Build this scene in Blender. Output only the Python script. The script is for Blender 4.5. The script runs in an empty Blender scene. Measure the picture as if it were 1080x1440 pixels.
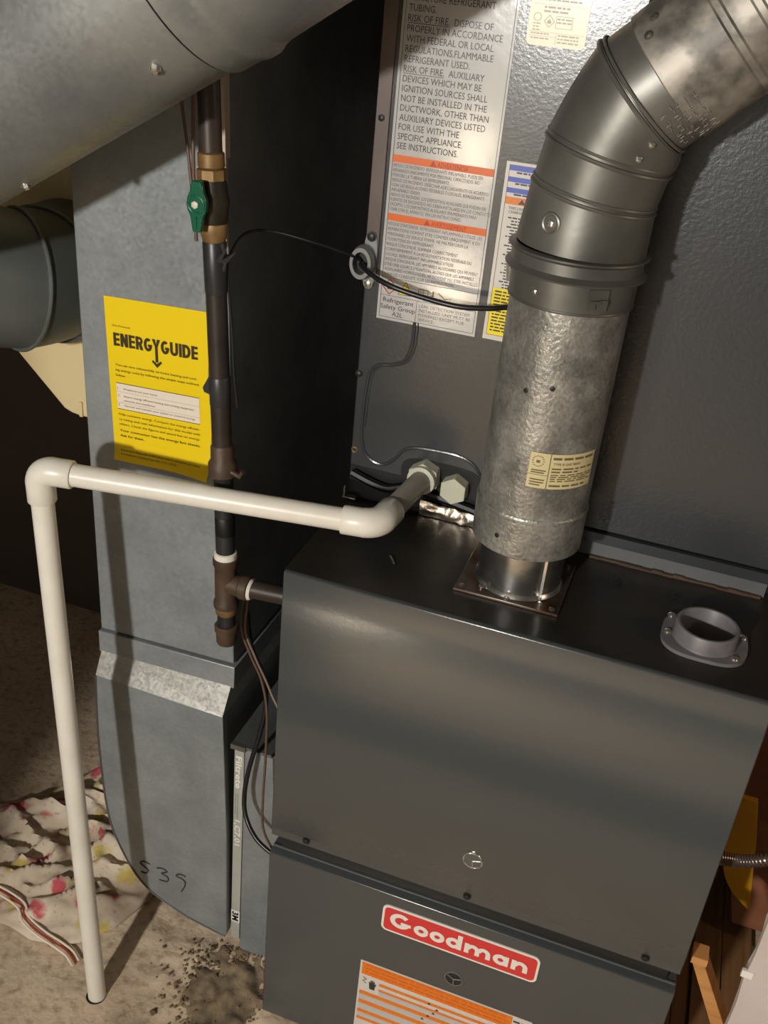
import bpy, bmesh, math, random
from mathutils import Vector, Matrix, noise
from mathutils.geometry import tessellate_polygon
random.seed(7)
S = bpy.context.scene
COL = S.collection
PI = math.pi

# ------------------------------------------------------------------ camera, light, exposure
cd = bpy.data.cameras.new('camera'); cam = bpy.data.objects.new('camera', cd); COL.objects.link(cam)
cam.location = (0.3801, -0.8893, 1.421)
cam.rotation_euler = (1.0621, -0.0873, 0.3422)
cd.sensor_fit = 'VERTICAL'; cd.sensor_height = 24.0; cd.lens = 24.0 * 1427.6 / 1440.0
cd.clip_start = 0.02
S.camera = cam

W = bpy.data.worlds.new('world'); S.world = W; W.use_nodes = True
W.node_tree.nodes['Background'].inputs[0].default_value = (0.9, 0.85, 0.8, 1)
W.node_tree.nodes['Background'].inputs[1].default_value = 0.0

def lamp(name, loc, power, color, radius):
    l = bpy.data.lights.new(name, 'POINT'); l.energy = power; l.color = color; l.shadow_soft_size = radius
    o = bpy.data.objects.new(name, l); o.location = loc; COL.objects.link(o); return o
lamp('work_lamp', (-0.20, -2.2, 1.50), 162.0, (1.0, 0.965, 0.905), 0.045)
lamp('glare_lamp', (-0.53, -2.1, 0.42), 13.0, (1.0, 0.84, 0.60), 0.10)  # two lamps added to put warm glare on the coil stickers
lamp('glare_lamp', (-0.50, -2.1, 0.86), 8.0, (1.0, 0.84, 0.60), 0.10)
lamp('right_fill', (1.60, -0.06, 1.50), 6.5, (1.0, 0.78, 0.55), 0.06)  # fill lamp added to brighten the alcove right of the furnace

S.view_settings.view_transform = 'Standard'; S.view_settings.look = 'None'
S.view_settings.exposure = 0.0; S.view_settings.gamma = 1.0; S.view_settings.use_curve_mapping = False

# ------------------------------------------------------------------ materials
def srgb(r, g, b):
    f = lambda c: (c/255/12.92) if c/255 <= .04045 else ((c/255+.055)/1.055)**2.4
    return (f(r), f(g), f(b), 1)

def mat(name, col, rough=.5, metal=0., spec=.5, var=None, scale=8., var_amt=.5, detail=4., bump=0., bump_scale=40., spangle=0., spangle_scale=120., coat=0., stretch=None, rvar=0.):
    m = bpy.data.materials.new(name); m.use_nodes = True
    nt = m.node_tree; N = nt.nodes; L = nt.links; b = N['Principled BSDF']
    b.inputs['Roughness'].default_value = rough; b.inputs['Metallic'].default_value = metal
    b.inputs['Specular IOR Level'].default_value = spec
    if coat: b.inputs['Coat Weight'].default_value = coat; b.inputs['Coat Roughness'].default_value = .12
    b.inputs['Base Color'].default_value = col
    tc = N.new('ShaderNodeTexCoord'); vec = tc.outputs['Object']
    if stretch:
        mp = N.new('ShaderNodeMapping'); mp.inputs['Scale'].default_value = stretch
        L.new(vec, mp.inputs['Vector']); vec = mp.outputs['Vector']
    cur = None
    if var:
        n = N.new('ShaderNodeTexNoise'); n.inputs['Scale'].default_value = scale; n.inputs['Detail'].default_value = detail
        L.new(vec, n.inputs['Vector'])
        r = N.new('ShaderNodeValToRGB'); r.color_ramp.elements[0].position = .5-var_amt*.35; r.color_ramp.elements[1].position = .5+var_amt*.35
        r.color_ramp.elements[0].color = col; r.color_ramp.elements[1].color = var
        L.new(n.outputs['Fac'], r.inputs['Fac']); cur = r.outputs['Color']
        if rvar:
            mr = N.new('ShaderNodeMapRange'); mr.inputs['To Min'].default_value = max(.02, rough-rvar); mr.inputs['To Max'].default_value = rough+rvar
            L.new(n.outputs['Fac'], mr.inputs['Value']); L.new(mr.outputs['Result'], b.inputs['Roughness'])
    if spangle:
        v = N.new('ShaderNodeTexVoronoi'); v.inputs['Scale'].default_value = spangle_scale
        L.new(vec, v.inputs['Vector'])
        sp = N.new('ShaderNodeSeparateColor'); L.new(v.outputs['Color'], sp.inputs['Color'])
        mr = N.new('ShaderNodeMapRange'); mr.inputs['To Min'].default_value = 1-spangle; mr.inputs['To Max'].default_value = 1+spangle
        L.new(sp.outputs['Red'], mr.inputs['Value'])
        mx = N.new('ShaderNodeMix'); mx.data_type = 'RGBA'; mx.blend_type = 'MULTIPLY'; mx.inputs[0].default_value = 1
        if cur: L.new(cur, mx.inputs[6])
        else: mx.inputs[6].default_value = col
        cc = N.new('ShaderNodeCombineColor')
        for k in range(3): L.new(mr.outputs['Result'], cc.inputs[k])
        L.new(cc.outputs['Color'], mx.inputs[7]); cur = mx.outputs[2]
        m2 = N.new('ShaderNodeMapRange'); m2.inputs['To Min'].default_value = max(.05, rough-.08); m2.inputs['To Max'].default_value = rough+.08
        L.new(sp.outputs['Green'], m2.inputs['Value']); L.new(m2.outputs['Result'], b.inputs['Roughness'])
    if cur: L.new(cur, b.inputs['Base Color'])
    if bump:
        n2 = N.new('ShaderNodeTexNoise'); n2.inputs['Scale'].default_value = bump_scale; n2.inputs['Detail'].default_value = 3
        L.new(vec, n2.inputs['Vector'])
        bp = N.new('ShaderNodeBump'); bp.inputs['Strength'].default_value = bump; bp.inputs['Distance'].default_value = .002
        L.new(n2.outputs['Fac'], bp.inputs['Height']); L.new(bp.outputs['Normal'], b.inputs['Normal'])
    return m

M = {}
M['grey_paint'] = mat('grey_paint', srgb(66, 69, 70), .21, bump=.05, bump_scale=300, spec=.85)
M['grey_paint_lip'] = mat('grey_paint_lip', srgb(84, 85, 84), .45, bump=.1, bump_scale=420)
M['coil_paint'] = mat('coil_paint', srgb(56, 58, 60), .24, bump=.08, bump_scale=300, spec=.65)
M['coil_panel'] = mat('coil_panel', srgb(54, 56, 59), .27, bump=.15, bump_scale=260, spec=.6)
M['black_top'] = mat('black_top', srgb(26, 26, 25), .42, var=srgb(46, 39, 32), scale=16, var_amt=.55, bump=.12, bump_scale=90)
M['black'] = mat('black', srgb(14, 14, 15), .5)
M['seam_dark'] = mat('seam_dark', srgb(26, 27, 26), .5)
M['rail'] = mat('rail', srgb(96, 97, 98), .45)
M['flange_reflection'] = mat('flange_reflection', srgb(100, 88, 82), .5, metal=.3, var=srgb(80, 70, 66), scale=10)  # brown reflection on the flange edge is put into its colour
M['galv'] = mat('galv', srgb(156, 161, 163), .43, metal=.4, var=srgb(138, 143, 146), scale=14, spangle=.05, spangle_scale=230, bump=.02, bump_scale=60)
M['galv_duct'] = mat('galv_duct', srgb(140, 141, 138), .48, metal=.5, var=srgb(116, 118, 118), scale=9, spangle=.035, spangle_scale=260, bump=.06, bump_scale=30)
M['galv_lit'] = mat('galv_lit', srgb(196, 193, 186), .36, metal=.55, var=srgb(178, 176, 170), scale=90, spangle=.05, spangle_scale=300)  # lighter copy of galv: lamp highlight on the shoulder put into the colour
M['galv_vent'] = mat('galv_vent', srgb(166, 164, 158), .36, metal=.6, var=srgb(122, 121, 117), scale=30, spangle=.16, spangle_scale=280, bump=.40, bump_scale=240)
M['galv_flat'] = mat('galv_flat', srgb(124, 122, 116), .40, metal=.55, var=srgb(88, 87, 82), scale=10, bump=.12, bump_scale=40)
M['galv_dark'] = mat('galv_dark', srgb(112, 117, 114), .45, metal=.45, var=srgb(94, 98, 96), scale=8)
M['galv_dirty'] = mat('galv_dirty', srgb(98, 95, 90), .5, metal=.5, var=srgb(156, 150, 141), scale=38, var_amt=.34, detail=9, bump=.25, bump_scale=60)
M['bright_metal'] = mat('bright_metal', srgb(178, 178, 176), .24, metal=.95, var=srgb(150, 150, 150), scale=40, bump=.1, bump_scale=90)
M['plate_metal'] = mat('plate_metal', srgb(140, 132, 122), .35, metal=.85, var=srgb(92, 58, 40), scale=18, var_amt=.55)
M['foil'] = mat('foil', srgb(235, 220, 200), .28, metal=.95, bump=1., bump_scale=70)
M['screw'] = mat('screw', srgb(160, 158, 150), .3, metal=.9)
M['dark_screw'] = mat('dark_screw', srgb(46, 45, 44), .45, metal=.5)
M['zinc'] = mat('zinc', srgb(205, 203, 196), .22, metal=.9)
M['pvc'] = mat('pvc', srgb(230, 225, 213), .34, var=srgb(220, 214, 200), scale=20, spec=.5)
M['pvc_grey'] = mat('pvc_grey', srgb(158, 150, 138), .4, var=srgb(146, 138, 126), scale=20)
M['nylon'] = mat('nylon', srgb(198, 196, 176), .42)
M['collar_plastic'] = mat('collar_plastic', srgb(112, 108, 110), .45, var=srgb(100, 97, 99), scale=60)
M['gas_pipe'] = mat('gas_pipe', srgb(36, 32, 30), .42, metal=.2, var=srgb(64, 53, 46), scale=16, var_amt=.7, bump=.1)
M['gas_black'] = mat('gas_black', srgb(32, 32, 35), .38, var=srgb(48, 47, 48), scale=20)
M['iron_brown'] = mat('iron_brown', srgb(92, 72, 56), .55, metal=.3, var=srgb(70, 56, 46), scale=40, bump=.2, bump_scale=120)
M['brass_dull'] = mat('brass_dull', srgb(152, 120, 74), .5, metal=.4, var=srgb(98, 76, 48), scale=45, var_amt=.7)
M['valve_body'] = mat('valve_body', srgb(52, 44, 30), .5, metal=.3, var=srgb(36, 32, 24), scale=40)
M['green'] = mat('green', srgb(14, 88, 62), .3, coat=.4)
M['sealant'] = mat('sealant', srgb(222, 218, 206), .4, bump=.5, bump_scale=150)
M['cable_black'] = mat('cable_black', srgb(26, 26, 28), .35)
M['cable_brown'] = mat('cable_brown', srgb(96, 72, 58), .5)
M['cable_tan'] = mat('cable_tan', srgb(120, 100, 86), .5)
M['clamp_grey'] = mat('clamp_grey', srgb(128, 128, 128), .4, metal=.3)
M['paper_white'] = mat('paper_white', srgb(205, 200, 194), .22, spec=.6, coat=.3)
M['paper_grey'] = mat('paper_grey', srgb(186, 184, 182), .16, spec=.8, coat=.6, bump=.12, bump_scale=60)
M['paper_cream'] = mat('paper_cream', srgb(236, 222, 192), .35, coat=.3)
M['ink'] = mat('ink', srgb(52, 46, 46), .4)
M['ink_grey'] = mat('ink_grey', srgb(112, 100, 98), .4)
M['ink_faint'] = mat('ink_faint', srgb(176, 160, 140), .4)
M['stamp'] = mat('stamp', srgb(120, 114, 106), .6)
M['edge_trim'] = mat('edge_trim', srgb(190, 176, 156), .55)
M['orange'] = mat('orange', srgb(216, 100, 28), .35)
M['orange_deep'] = mat('orange_deep', srgb(216, 112, 22), .4, var=srgb(222, 126, 40), scale=300)
M['blue'] = mat('blue', srgb(62, 84, 180), .35)
M['yellow_ink'] = mat('yellow_ink', srgb(240, 216, 30), .35)
M['red'] = mat('red', srgb(206, 52, 52), .3, coat=.2)
M['red_ink'] = mat('red_ink', srgb(172, 52, 38), .4)
M['white_ink'] = mat('white_ink', srgb(226, 220, 212), .35)
M['magenta'] = mat('magenta', srgb(190, 50, 84), .4)
M['yellow_paper'] = mat('yellow_paper', srgb(238, 206, 22), .35, spec=.4)
M['eg_brown'] = mat('eg_brown', srgb(56, 44, 16), .5)
M['eg_white'] = mat('eg_white', srgb(236, 222, 204), .4)
M['vent_label'] = mat('vent_label', srgb(200, 186, 142), .45)
M['vent_ink'] = mat('vent_ink', srgb(104, 92, 58), .5)
M['cream_panel'] = mat('cream_panel', srgb(226, 206, 158), .45, var=srgb(216, 196, 148), scale=6)
M['filter_board'] = mat('filter_board', srgb(176, 176, 166), .6, var=srgb(164, 164, 154), scale=30)
M['filter_white'] = mat('filter_white', srgb(232, 232, 226), .5)
M['wood_dark'] = mat('wood_dark', srgb(104, 74, 46), .55, var=srgb(146, 108, 70), scale=10, stretch=(12, .6, 12), var_amt=.9, detail=6)
M['wood_light'] = mat('wood_light', srgb(206, 148, 88), .6, var=srgb(186, 128, 72), scale=14, stretch=(1, 1, 8))
M['wood_red'] = mat('wood_red', srgb(150, 98, 70), .5, var=srgb(128, 80, 54), scale=6, stretch=(1, 1, 4))
M['yellow_plastic'] = mat('yellow_plastic', srgb(214, 158, 26), .45, var=srgb(196, 140, 20), scale=12)
M['drywall'] = mat('drywall', srgb(196, 184, 178), .85, var=srgb(186, 172, 165), scale=12, bump=.15, bump_scale=60)
M['drywall_core'] = mat('drywall_core', srgb(214, 206, 196), .9, bump=.5, bump_scale=120)
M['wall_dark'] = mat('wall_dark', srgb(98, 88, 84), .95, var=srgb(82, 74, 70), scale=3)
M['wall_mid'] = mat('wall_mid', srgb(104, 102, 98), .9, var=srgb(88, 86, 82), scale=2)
M['ceil'] = mat('ceil', srgb(96, 88, 78), .9, var=srgb(76, 68, 60), scale=3)
M['rubber'] = mat('rubber', srgb(30, 30, 31), .8, bump=.2)
M['flex'] = mat('flex', srgb(150, 136, 128), .3, metal=.85)

def floor_material():
    m = bpy.data.materials.new('concrete_dusty'); m.use_nodes = True; nt = m.node_tree; N = nt.nodes; L = nt.links
    b = N['Principled BSDF']; b.inputs['Roughness'].default_value = .92
    tc = N.new('ShaderNodeTexCoord')
    n = N.new('ShaderNodeTexNoise'); n.inputs['Scale'].default_value = 7; n.inputs['Detail'].default_value = 8; L.new(tc.outputs['Object'], n.inputs['Vector'])
    r = N.new('ShaderNodeValToRGB')
    r.color_ramp.elements[0].position = .34; r.color_ramp.elements[0].color = srgb(190, 167, 140)
    r.color_ramp.elements[1].position = .64; r.color_ramp.elements[1].color = srgb(216, 195, 168)
    L.new(n.outputs['Fac'], r.inputs['Fac'])
    # grey, cleaner slab towards the left, brown dust near the furnace
    n3 = N.new('ShaderNodeTexNoise'); n3.inputs['Scale'].default_value = 60; n3.inputs['Detail'].default_value = 6; L.new(tc.outputs['Object'], n3.inputs['Vector'])
    r3 = N.new('ShaderNodeValToRGB'); r3.color_ramp.elements[0].position = .30; r3.color_ramp.elements[0].color = srgb(140, 122, 102); r3.color_ramp.elements[1].position = .50; r3.color_ramp.elements[1].color = (1, 1, 1, 1)
    L.new(n3.outputs['Fac'], r3.inputs['Fac'])
    mx = N.new('ShaderNodeMix'); mx.data_type = 'RGBA'; mx.blend_type = 'MULTIPLY'; mx.inputs[0].default_value = .5
    L.new(r.outputs['Color'], mx.inputs[6]); L.new(r3.outputs['Color'], mx.inputs[7]); L.new(mx.outputs[2], b.inputs['Base Color'])
    bp = N.new('ShaderNodeBump'); bp.inputs['Strength'].default_value = .6; bp.inputs['Distance'].default_value = .004
    n4 = N.new('ShaderNodeTexNoise'); n4.inputs['Scale'].default_value = 90; n4.inputs['Detail'].default_value = 5; L.new(tc.outputs['Object'], n4.inputs['Vector'])
    L.new(n4.outputs['Fac'], bp.inputs['Height']); L.new(bp.outputs['Normal'], b.inputs['Normal'])
    return m
M['floor'] = floor_material()

def cloth_material():
    m = bpy.data.materials.new('floral_cotton'); m.use_nodes = True; nt = m.node_tree; N = nt.nodes; L = nt.links
    b = N['Principled BSDF']; b.inputs['Roughness'].default_value = .95; b.inputs['Specular IOR Level'].default_value = .1
    tc = N.new('ShaderNodeTexCoord')
    nz = N.new('ShaderNodeTexNoise'); nz.inputs['Scale'].default_value = 34; nz.inputs['Detail'].default_value = 3; L.new(tc.outputs['Object'], nz.inputs['Vector'])
    ad = N.new('ShaderNodeVectorMath'); ad.operation = 'MULTIPLY_ADD'; L.new(nz.outputs['Color'], ad.inputs[0]); ad.inputs[1].default_value = (.05, .05, .0); L.new(tc.outputs['Object'], ad.inputs[2])
    def blot(scale, off, lo, hi, c, base):
        mp = N.new('ShaderNodeMapping'); mp.inputs['Location'].default_value = off; L.new(ad.outputs['Vector'], mp.inputs['Vector'])
        v = N.new('ShaderNodeTexVoronoi'); v.inputs['Scale'].default_value = scale; L.new(mp.outputs['Vector'], v.inputs['Vector'])
        r = N.new('ShaderNodeMapRange'); r.inputs['From Min'].default_value = hi; r.inputs['From Max'].default_value = lo; L.new(v.outputs['Distance'], r.inputs['Value'])
        mx = N.new('ShaderNodeMix'); mx.data_type = 'RGBA'; L.new(r.outputs['Result'], mx.inputs[0]); mx.inputs[7].default_value = c
        if isinstance(base, tuple): mx.inputs[6].default_value = base
        else: L.new(base, mx.inputs[6])
        return mx.outputs[2]
    c1 = blot(15, (.3, .1, 0), .16, .30, srgb(206, 186, 110), srgb(222, 206, 184))
    c2 = blot(19, (.335, .125, 0), .20, .34, srgb(200, 96, 102), c1)
    c3 = blot(75, (.1, .5, 0), .10, .25, srgb(120, 66, 70), c2)
    mx = N.new('ShaderNodeMix'); mx.data_type = 'RGBA'; mx.inputs[0].default_value = .30; L.new(c2, mx.inputs[6]); L.new(c3, mx.inputs[7])
    n5 = N.new('ShaderNodeTexNoise'); n5.inputs['Scale'].default_value = 9; n5.inputs['Detail'].default_value = 6; L.new(tc.outputs['Object'], n5.inputs['Vector'])
    r5 = N.new('ShaderNodeValToRGB'); r5.color_ramp.elements[0].position = .3; r5.color_ramp.elements[0].color = srgb(150, 128, 106); r5.color_ramp.elements[1].position = .6; r5.color_ramp.elements[1].color = (1, 1, 1, 1)
    L.new(n5.outputs['Fac'], r5.inputs['Fac'])
    m2 = N.new('ShaderNodeMix'); m2.data_type = 'RGBA'; m2.blend_type = 'MULTIPLY'; m2.inputs[0].default_value = .7
    L.new(mx.outputs[2], m2.inputs[6]); L.new(r5.outputs['Color'], m2.inputs[7]); L.new(m2.outputs[2], b.inputs['Base Color'])
    return m
M['cloth'] = cloth_material()

# ------------------------------------------------------------------ helpers
class B:
    """collects shapes, then links them as ONE mesh object"""
    rs = 1.0
    def __init__(s): s.v = []; s.f = []
    def add(s, vs, fs):
        o = len(s.v); s.v += [tuple(v) for v in vs]; s.f += [tuple(i+o for i in f) for f in fs]; return s
    def box(s, lo, hi):
        x0, y0, z0 = lo; x1, y1, z1 = hi
        return s.add([(x0,y0,z0),(x1,y0,z0),(x1,y1,z0),(x0,y1,z0),(x0,y0,z1),(x1,y0,z1),(x1,y1,z1),(x0,y1,z1)],
                     [(0,3,2,1),(4,5,6,7),(0,1,5,4),(1,2,6,5),(2,3,7,6),(3,0,4,7)])
    def sweep(s, pts, radii, seg=20, caps=True, dirs=None, phase=0.):
        pts = [Vector(p) for p in pts]; n = len(pts)
        if not hasattr(radii, '__len__'): radii = [radii]*n
        radii = [q*B.rs for q in radii]
        up = None; rings = []
        for i, p in enumerate(pts):
            if dirs: d = Vector(dirs[i]).normalized()
            else: d = (pts[min(i+1, n-1)]-pts[max(i-1, 0)]).normalized()
            if up is None:
                up = Vector((0, 1, 0)) if abs(d.y) < .9 else Vector((0, 0, 1))
            up = (up - d*up.dot(d)).normalized(); w = d.cross(up)
            rings.append([p + radii[i]*(math.cos(a)*up + math.sin(a)*w) for a in [phase+2*PI*k/seg for k in range(seg)]])
        vs = [q for r in rings for q in r]
        fs = [(i*seg+k, i*seg+(k+1) % seg, (i+1)*seg+(k+1) % seg, (i+1)*seg+k) for i in range(n-1) for k in range(seg)]
        if caps: fs += [tuple(range(seg))[::-1], tuple((n-1)*seg+k for k in range(seg))]
        return s.add(vs, fs)
    def cyl(s, a, b, r, seg=20, r1=None): return s.sweep([a, b], [r, r if r1 is None else r1], seg)
    def ring(s, c, d, R, r, seg=36, sub=8):
        c = Vector(c); d = Vector(d).normalized(); u = d.orthogonal().normalized(); w = d.cross(u); vs = []; fs = []
        for i in range(seg):
            a = 2*PI*i/seg; e = math.cos(a)*u+math.sin(a)*w
            for k in range(sub):
                t = 2*PI*k/sub; vs.append(c + e*(R+r*math.cos(t)) + d*(r*math.sin(t)))
        for i in range(seg):
            for k in range(sub):
                j = (i+1) % seg; l = (k+1) % sub; fs.append((i*sub+k, j*sub+k, j*sub+l, i*sub+l))
        return s.add(vs, fs)
    def prism(s, poly, a0, a1, axis='y'):
        """poly in (x,z) swept in y, or (x,y) swept in z, or (y,z) swept in x"""
        mk = {'y': lambda p, t: (p[0], t, p[1]), 'z': lambda p, t: (p[0], p[1], t), 'x': lambda p, t: (t, p[0], p[1])}[axis]
        n = len(poly)
        return s.add([mk(p, a0) for p in poly]+[mk(p, a1) for p in poly],
                     [tuple(range(n)), tuple(range(2*n-1, n-1, -1))]+[(i, n+i, n+(i+1) % n, (i+1) % n) for i in range(n)])
    def build(s, name, m, parent=None, bevel=0., smooth=None, seg=2):
        me = bpy.data.meshes.new(name); me.from_pydata(s.v, [], s.f)
        bm = bmesh.new(); bm.from_mesh(me); bmesh.ops.recalc_face_normals(bm, faces=bm.faces); bm.to_mesh(me); bm.free()
        me.materials.append(M[m] if isinstance(m, str) else m)
        o = bpy.data.objects.new(name, me); COL.objects.link(o)
        if parent: o.parent = parent; o.location = -root_loc(parent)
        if smooth is None or smooth:
            me.polygons.foreach_set('use_smooth', [True]*len(me.polygons))
            try: me.set_sharp_from_angle(angle=math.radians(smooth or 40))
            except Exception: pass
        if bevel:
            b = o.modifiers.new('bevel', 'BEVEL'); b.width = bevel; b.segments = seg; b.limit_method = 'ANGLE'; b.angle_limit = math.radians(50)
        return o

def root_loc(o):
    v = Vector((0, 0, 0))
    while o: v += o.location; o = o.parent
    return v

def thing(name, label, cat, loc=(0, 0, 0), group=None):
    o = bpy.data.objects.new(name, None); o.empty_display_size = .05; o.location = loc; COL.objects.link(o)
    return tag(o, label, cat, group)
def tag(o, label, cat=None, group=None):
    o['label'] = label
    if cat: o['category'] = cat
    if group: o['group'] = group
    return o
def struct(o, label=None):
    o['kind'] = 'structure'
    if label: o['label'] = label
    return o

def screw(name, parent, c, d, r, h=.002, m='screw', hexhead=True, washer=0.):
    c = Vector(c); d = Vector(d).normalized(); b = B()
    if washer: b.sweep([c, c+d*h*.3], washer, 18)
    b.sweep([c, c+d*h, c+d*h*1.25], [r, r, r*.6], 6 if hexhead else 16)
    return b.build(name, m, parent, smooth=30)

# --- flat lettering -------------------------------------------------------------
_tc = {}
def text_geo(t, bold=0.):
    k = (t, bold)
    if k in _tc: return _tc[k]
    cu = bpy.data.curves.new('t', 'FONT'); cu.body = t; cu.size = 1; cu.resolution_u = 2; cu.offset = bold; cu.fill_mode = 'FRONT'
    o = bpy.data.objects.new('t', cu); COL.objects.link(o)
    dg = bpy.context.evaluated_depsgraph_get(); me = o.evaluated_get(dg).to_mesh()
    vs = [(v.co.x, v.co.y) for v in me.vertices]; fs = [tuple(p.vertices) for p in me.polygons]
    bpy.data.objects.remove(o); bpy.data.curves.remove(cu)
    if not vs: _tc[k] = ([], [], 0, 1); return _tc[k]
    x0 = min(v[0] for v in vs); x1 = max(v[0] for v in vs)
    _tc[k] = ([(v[0]-x0, v[1]) for v in vs], fs, x1-x0, .7); return _tc[k]

class Flat:
    """flat print on a sticker; local (u right, v up) mapped into space by a frame"""
    def __init__(s, org, ux, uy, lift): s.o = Vector(org); s.ux = Vector(ux); s.uy = Vector(uy); s.n = Vector(ux).cross(Vector(uy)).normalized()*lift; s.dn = s.n.normalized()*3e-6; s.b = B()
    def P(s, u, v): return s.o + s.ux*u + s.uy*v + s.n + s.dn*(len(s.b.f) % 50)
    def rect(s, u0, v0, u1, v1): s.b.add([s.P(u0, v0), s.P(u1, v0), s.P(u1, v1), s.P(u0, v1)], [(0, 1, 2, 3)]); return s
    def frame(s, u0, v0, u1, v1, t): s.rect(u0, v0, u1, v0+t).rect(u0, v1-t, u1, v1).rect(u0, v0, u0+t, v1).rect(u1-t, v0, u1, v1); return s
    def poly(s, ps):
        vs = [s.P(*p) for p in ps]; tri = tessellate_polygon([[Vector((p[0], p[1], 0)) for p in ps]])
        s.b.add(vs, [tuple(t) for t in tri]); return s
    def disc(s, u, v, r, n=20): return s.poly([(u+r*math.cos(2*PI*k/n), v+r*math.sin(2*PI*k/n)) for k in range(n)])
    def stroke(s, pts, w, closed=False):
        n = len(pts); P2 = [Vector((p[0], p[1])) for p in pts]; L = []; R = []
        for i, p in enumerate(P2):
            a = P2[i-1] if (i or closed) else p; c = P2[(i+1) % n] if (i < n-1 or closed) else p
            d0 = (p-a).normalized() if (p-a).length else (c-p).normalized(); d1 = (c-p).normalized() if (c-p).length else d0
            t = (d0+d1).normalized() if (d0+d1).length > 1e-6 else d0; nn = Vector((-t.y, t.x)); k = min(1.6, 1/max(.4, nn.dot(Vector((-d1.y, d1.x)))))
            L.append(p+nn*w*.5*k); R.append(p-nn*w*.5*k)
        vs = [s.P(q.x, q.y) for q in L]+[s.P(q.x, q.y) for q in R]
        s.b.add(vs, [(i, (i+1) % n, n+(i+1) % n, n+i) for i in range(n if closed else n-1)]); return s
    def arc(s, cx, cy, rx, ry, a0, a1, w, n=20):
        return s.stroke([(cx+rx*math.cos(math.radians(a0+(a1-a0)*k/n)), cy+ry*math.sin(math.radians(a0+(a1-a0)*k/n))) for k in range(n+1)], w)
    def text(s, t, u, v, cap, width=None, cond=1., bold=0., align='l'):
        vs, fs, wd, ch = text_geo(t, bold)
        if not vs: return s
        sy = cap/ch; sx = (width/wd) if width else sy*cond
        off = u if align == 'l' else (u-wd*sx/2 if align == 'c' else u-wd*sx)
        s.b.add([s.P(off+a*sx, v+b*sy) for a, b in vs], fs); return s
    def words(s, u0, u1, v, h, seed=0, fill=1.):
        """a line of print too small to read: word-length dashes"""
        r = random.Random(seed); u = u0; end = u0+(u1-u0)*fill
        while u < end-h:
            w = min(h*r.uniform(1.2, 5), end-u); s.rect(u, v, u+w, v+h); u += w+h*.7
        return s
    def build(s, name, m, parent, stuff=False):
        o = s.b.build(name, m, parent, smooth=0)
        if stuff: o['kind'] = 'stuff'
        return o

def sticker(name, m, parent, org, ux, uy, w, h, th=.0006, r=0.):
    """thin sheet with real thickness; org is its lower left corner"""
    ux = Vector(ux); uy = Vector(uy); n = ux.cross(uy).normalized(); o = Vector(org)
    ps = []
    if r:
        for cx, cy, a0 in ((w-r, r, -90), (w-r, h-r, 0), (r, h-r, 90), (r, r, 180)):
            for k in range(6): a = math.radians(a0+18*k); ps.append((cx+r*math.cos(a), cy+r*math.sin(a)))
    else: ps = [(0, 0), (w, 0), (w, h), (0, h)]
    k = len(ps)
    vs = [o+ux*p[0]+uy*p[1] for p in ps]+[o+ux*p[0]+uy*p[1]+n*th for p in ps]
    return B().add(vs, [tuple(range(k))[::-1], tuple(range(k, 2*k))]+[(i, (i+1) % k, k+(i+1) % k, k+i) for i in range(k)]).build(name, m, parent, smooth=0)

def bez(pts, n=10):
    """Catmull-Rom through the points"""
    P = [Vector(p) for p in pts]; out = []
    for i in range(len(P)-1):
        a = P[max(i-1, 0)]; b = P[i]; c = P[i+1]; d = P[min(i+2, len(P)-1)]
        for k in range(n):
            t = k/n; out.append(.5*((2*b)+(c-a)*t+(2*a-5*b+4*c-d)*t*t+(3*b-a-3*c+d)*t**3))
    out.append(P[-1]); return out

# ------------------------------------------------------------------ setting
# floor: concrete, denser where it is seen
xs = [-2.4, -1.8, -1.4, -1.1] + [-.9+.011*i for i in range(112)] + [.4, .7, 1.0, 1.4, 2.2]
ys = [-2.7, -2.0, -1.4, -.9, -.5, -.3] + [-.2+.011*i for i in range(62)] + [.6, .78]
def fz(x, y):
    e = max(0, min(1, (x+.9)/.1))*max(0, min(1, (.45-x)/.1))*max(0, min(1, (y+.3)/.1))*max(0, min(1, (.6-y)/.1))
    rough = max(0, min(1, (x+.30)/.10)) * max(0, min(1, (.10-x)/.06))
    dp = math.hypot(x+.244, y+.065)
    h = .004*noise.noise((x*9, y*9, 0)) + rough*(.007*noise.noise((x*26, y*26, 3)) + .006*noise.noise((x*60, y*60, 5)))
    k = max(0, min(1, (dp-.016)/.03))
    return e*h*k - (.004*e if False else 0)
vs = [(x, y, fz(x, y)) for y in ys for x in xs]; nx = len(xs)
fs = [(j*nx+i, j*nx+i+1, (j+1)*nx+i+1, (j+1)*nx+i) for j in range(len(ys)-1) for i in range(nx-1)]
struct(B().add(vs, fs).build('floor', 'floor', smooth=60), 'dusty brown concrete basement floor')
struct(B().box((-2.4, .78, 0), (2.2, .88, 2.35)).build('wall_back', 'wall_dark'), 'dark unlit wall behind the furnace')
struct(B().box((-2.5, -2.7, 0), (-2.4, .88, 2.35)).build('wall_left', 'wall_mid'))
struct(B().box((2.2, -2.7, 0), (2.3, .88, 2.35)).build('wall_right', 'wall_mid'))
struct(B().box((-2.5, -2.8, 0), (2.3, -2.7, 2.35)).build('wall_front', 'wall_mid'))
struct(B().box((-2.5, -2.8, 2.35), (2.3, .88, 2.45)).build('ceiling', 'ceil'))
# unseen blocker added left of the frame to shade the far floor and wall
struct(B().box((-.90, -1.40, 0), (-.335, -1.30, 2.35)).build('shade_blocker', 'wall_mid'))
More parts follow.
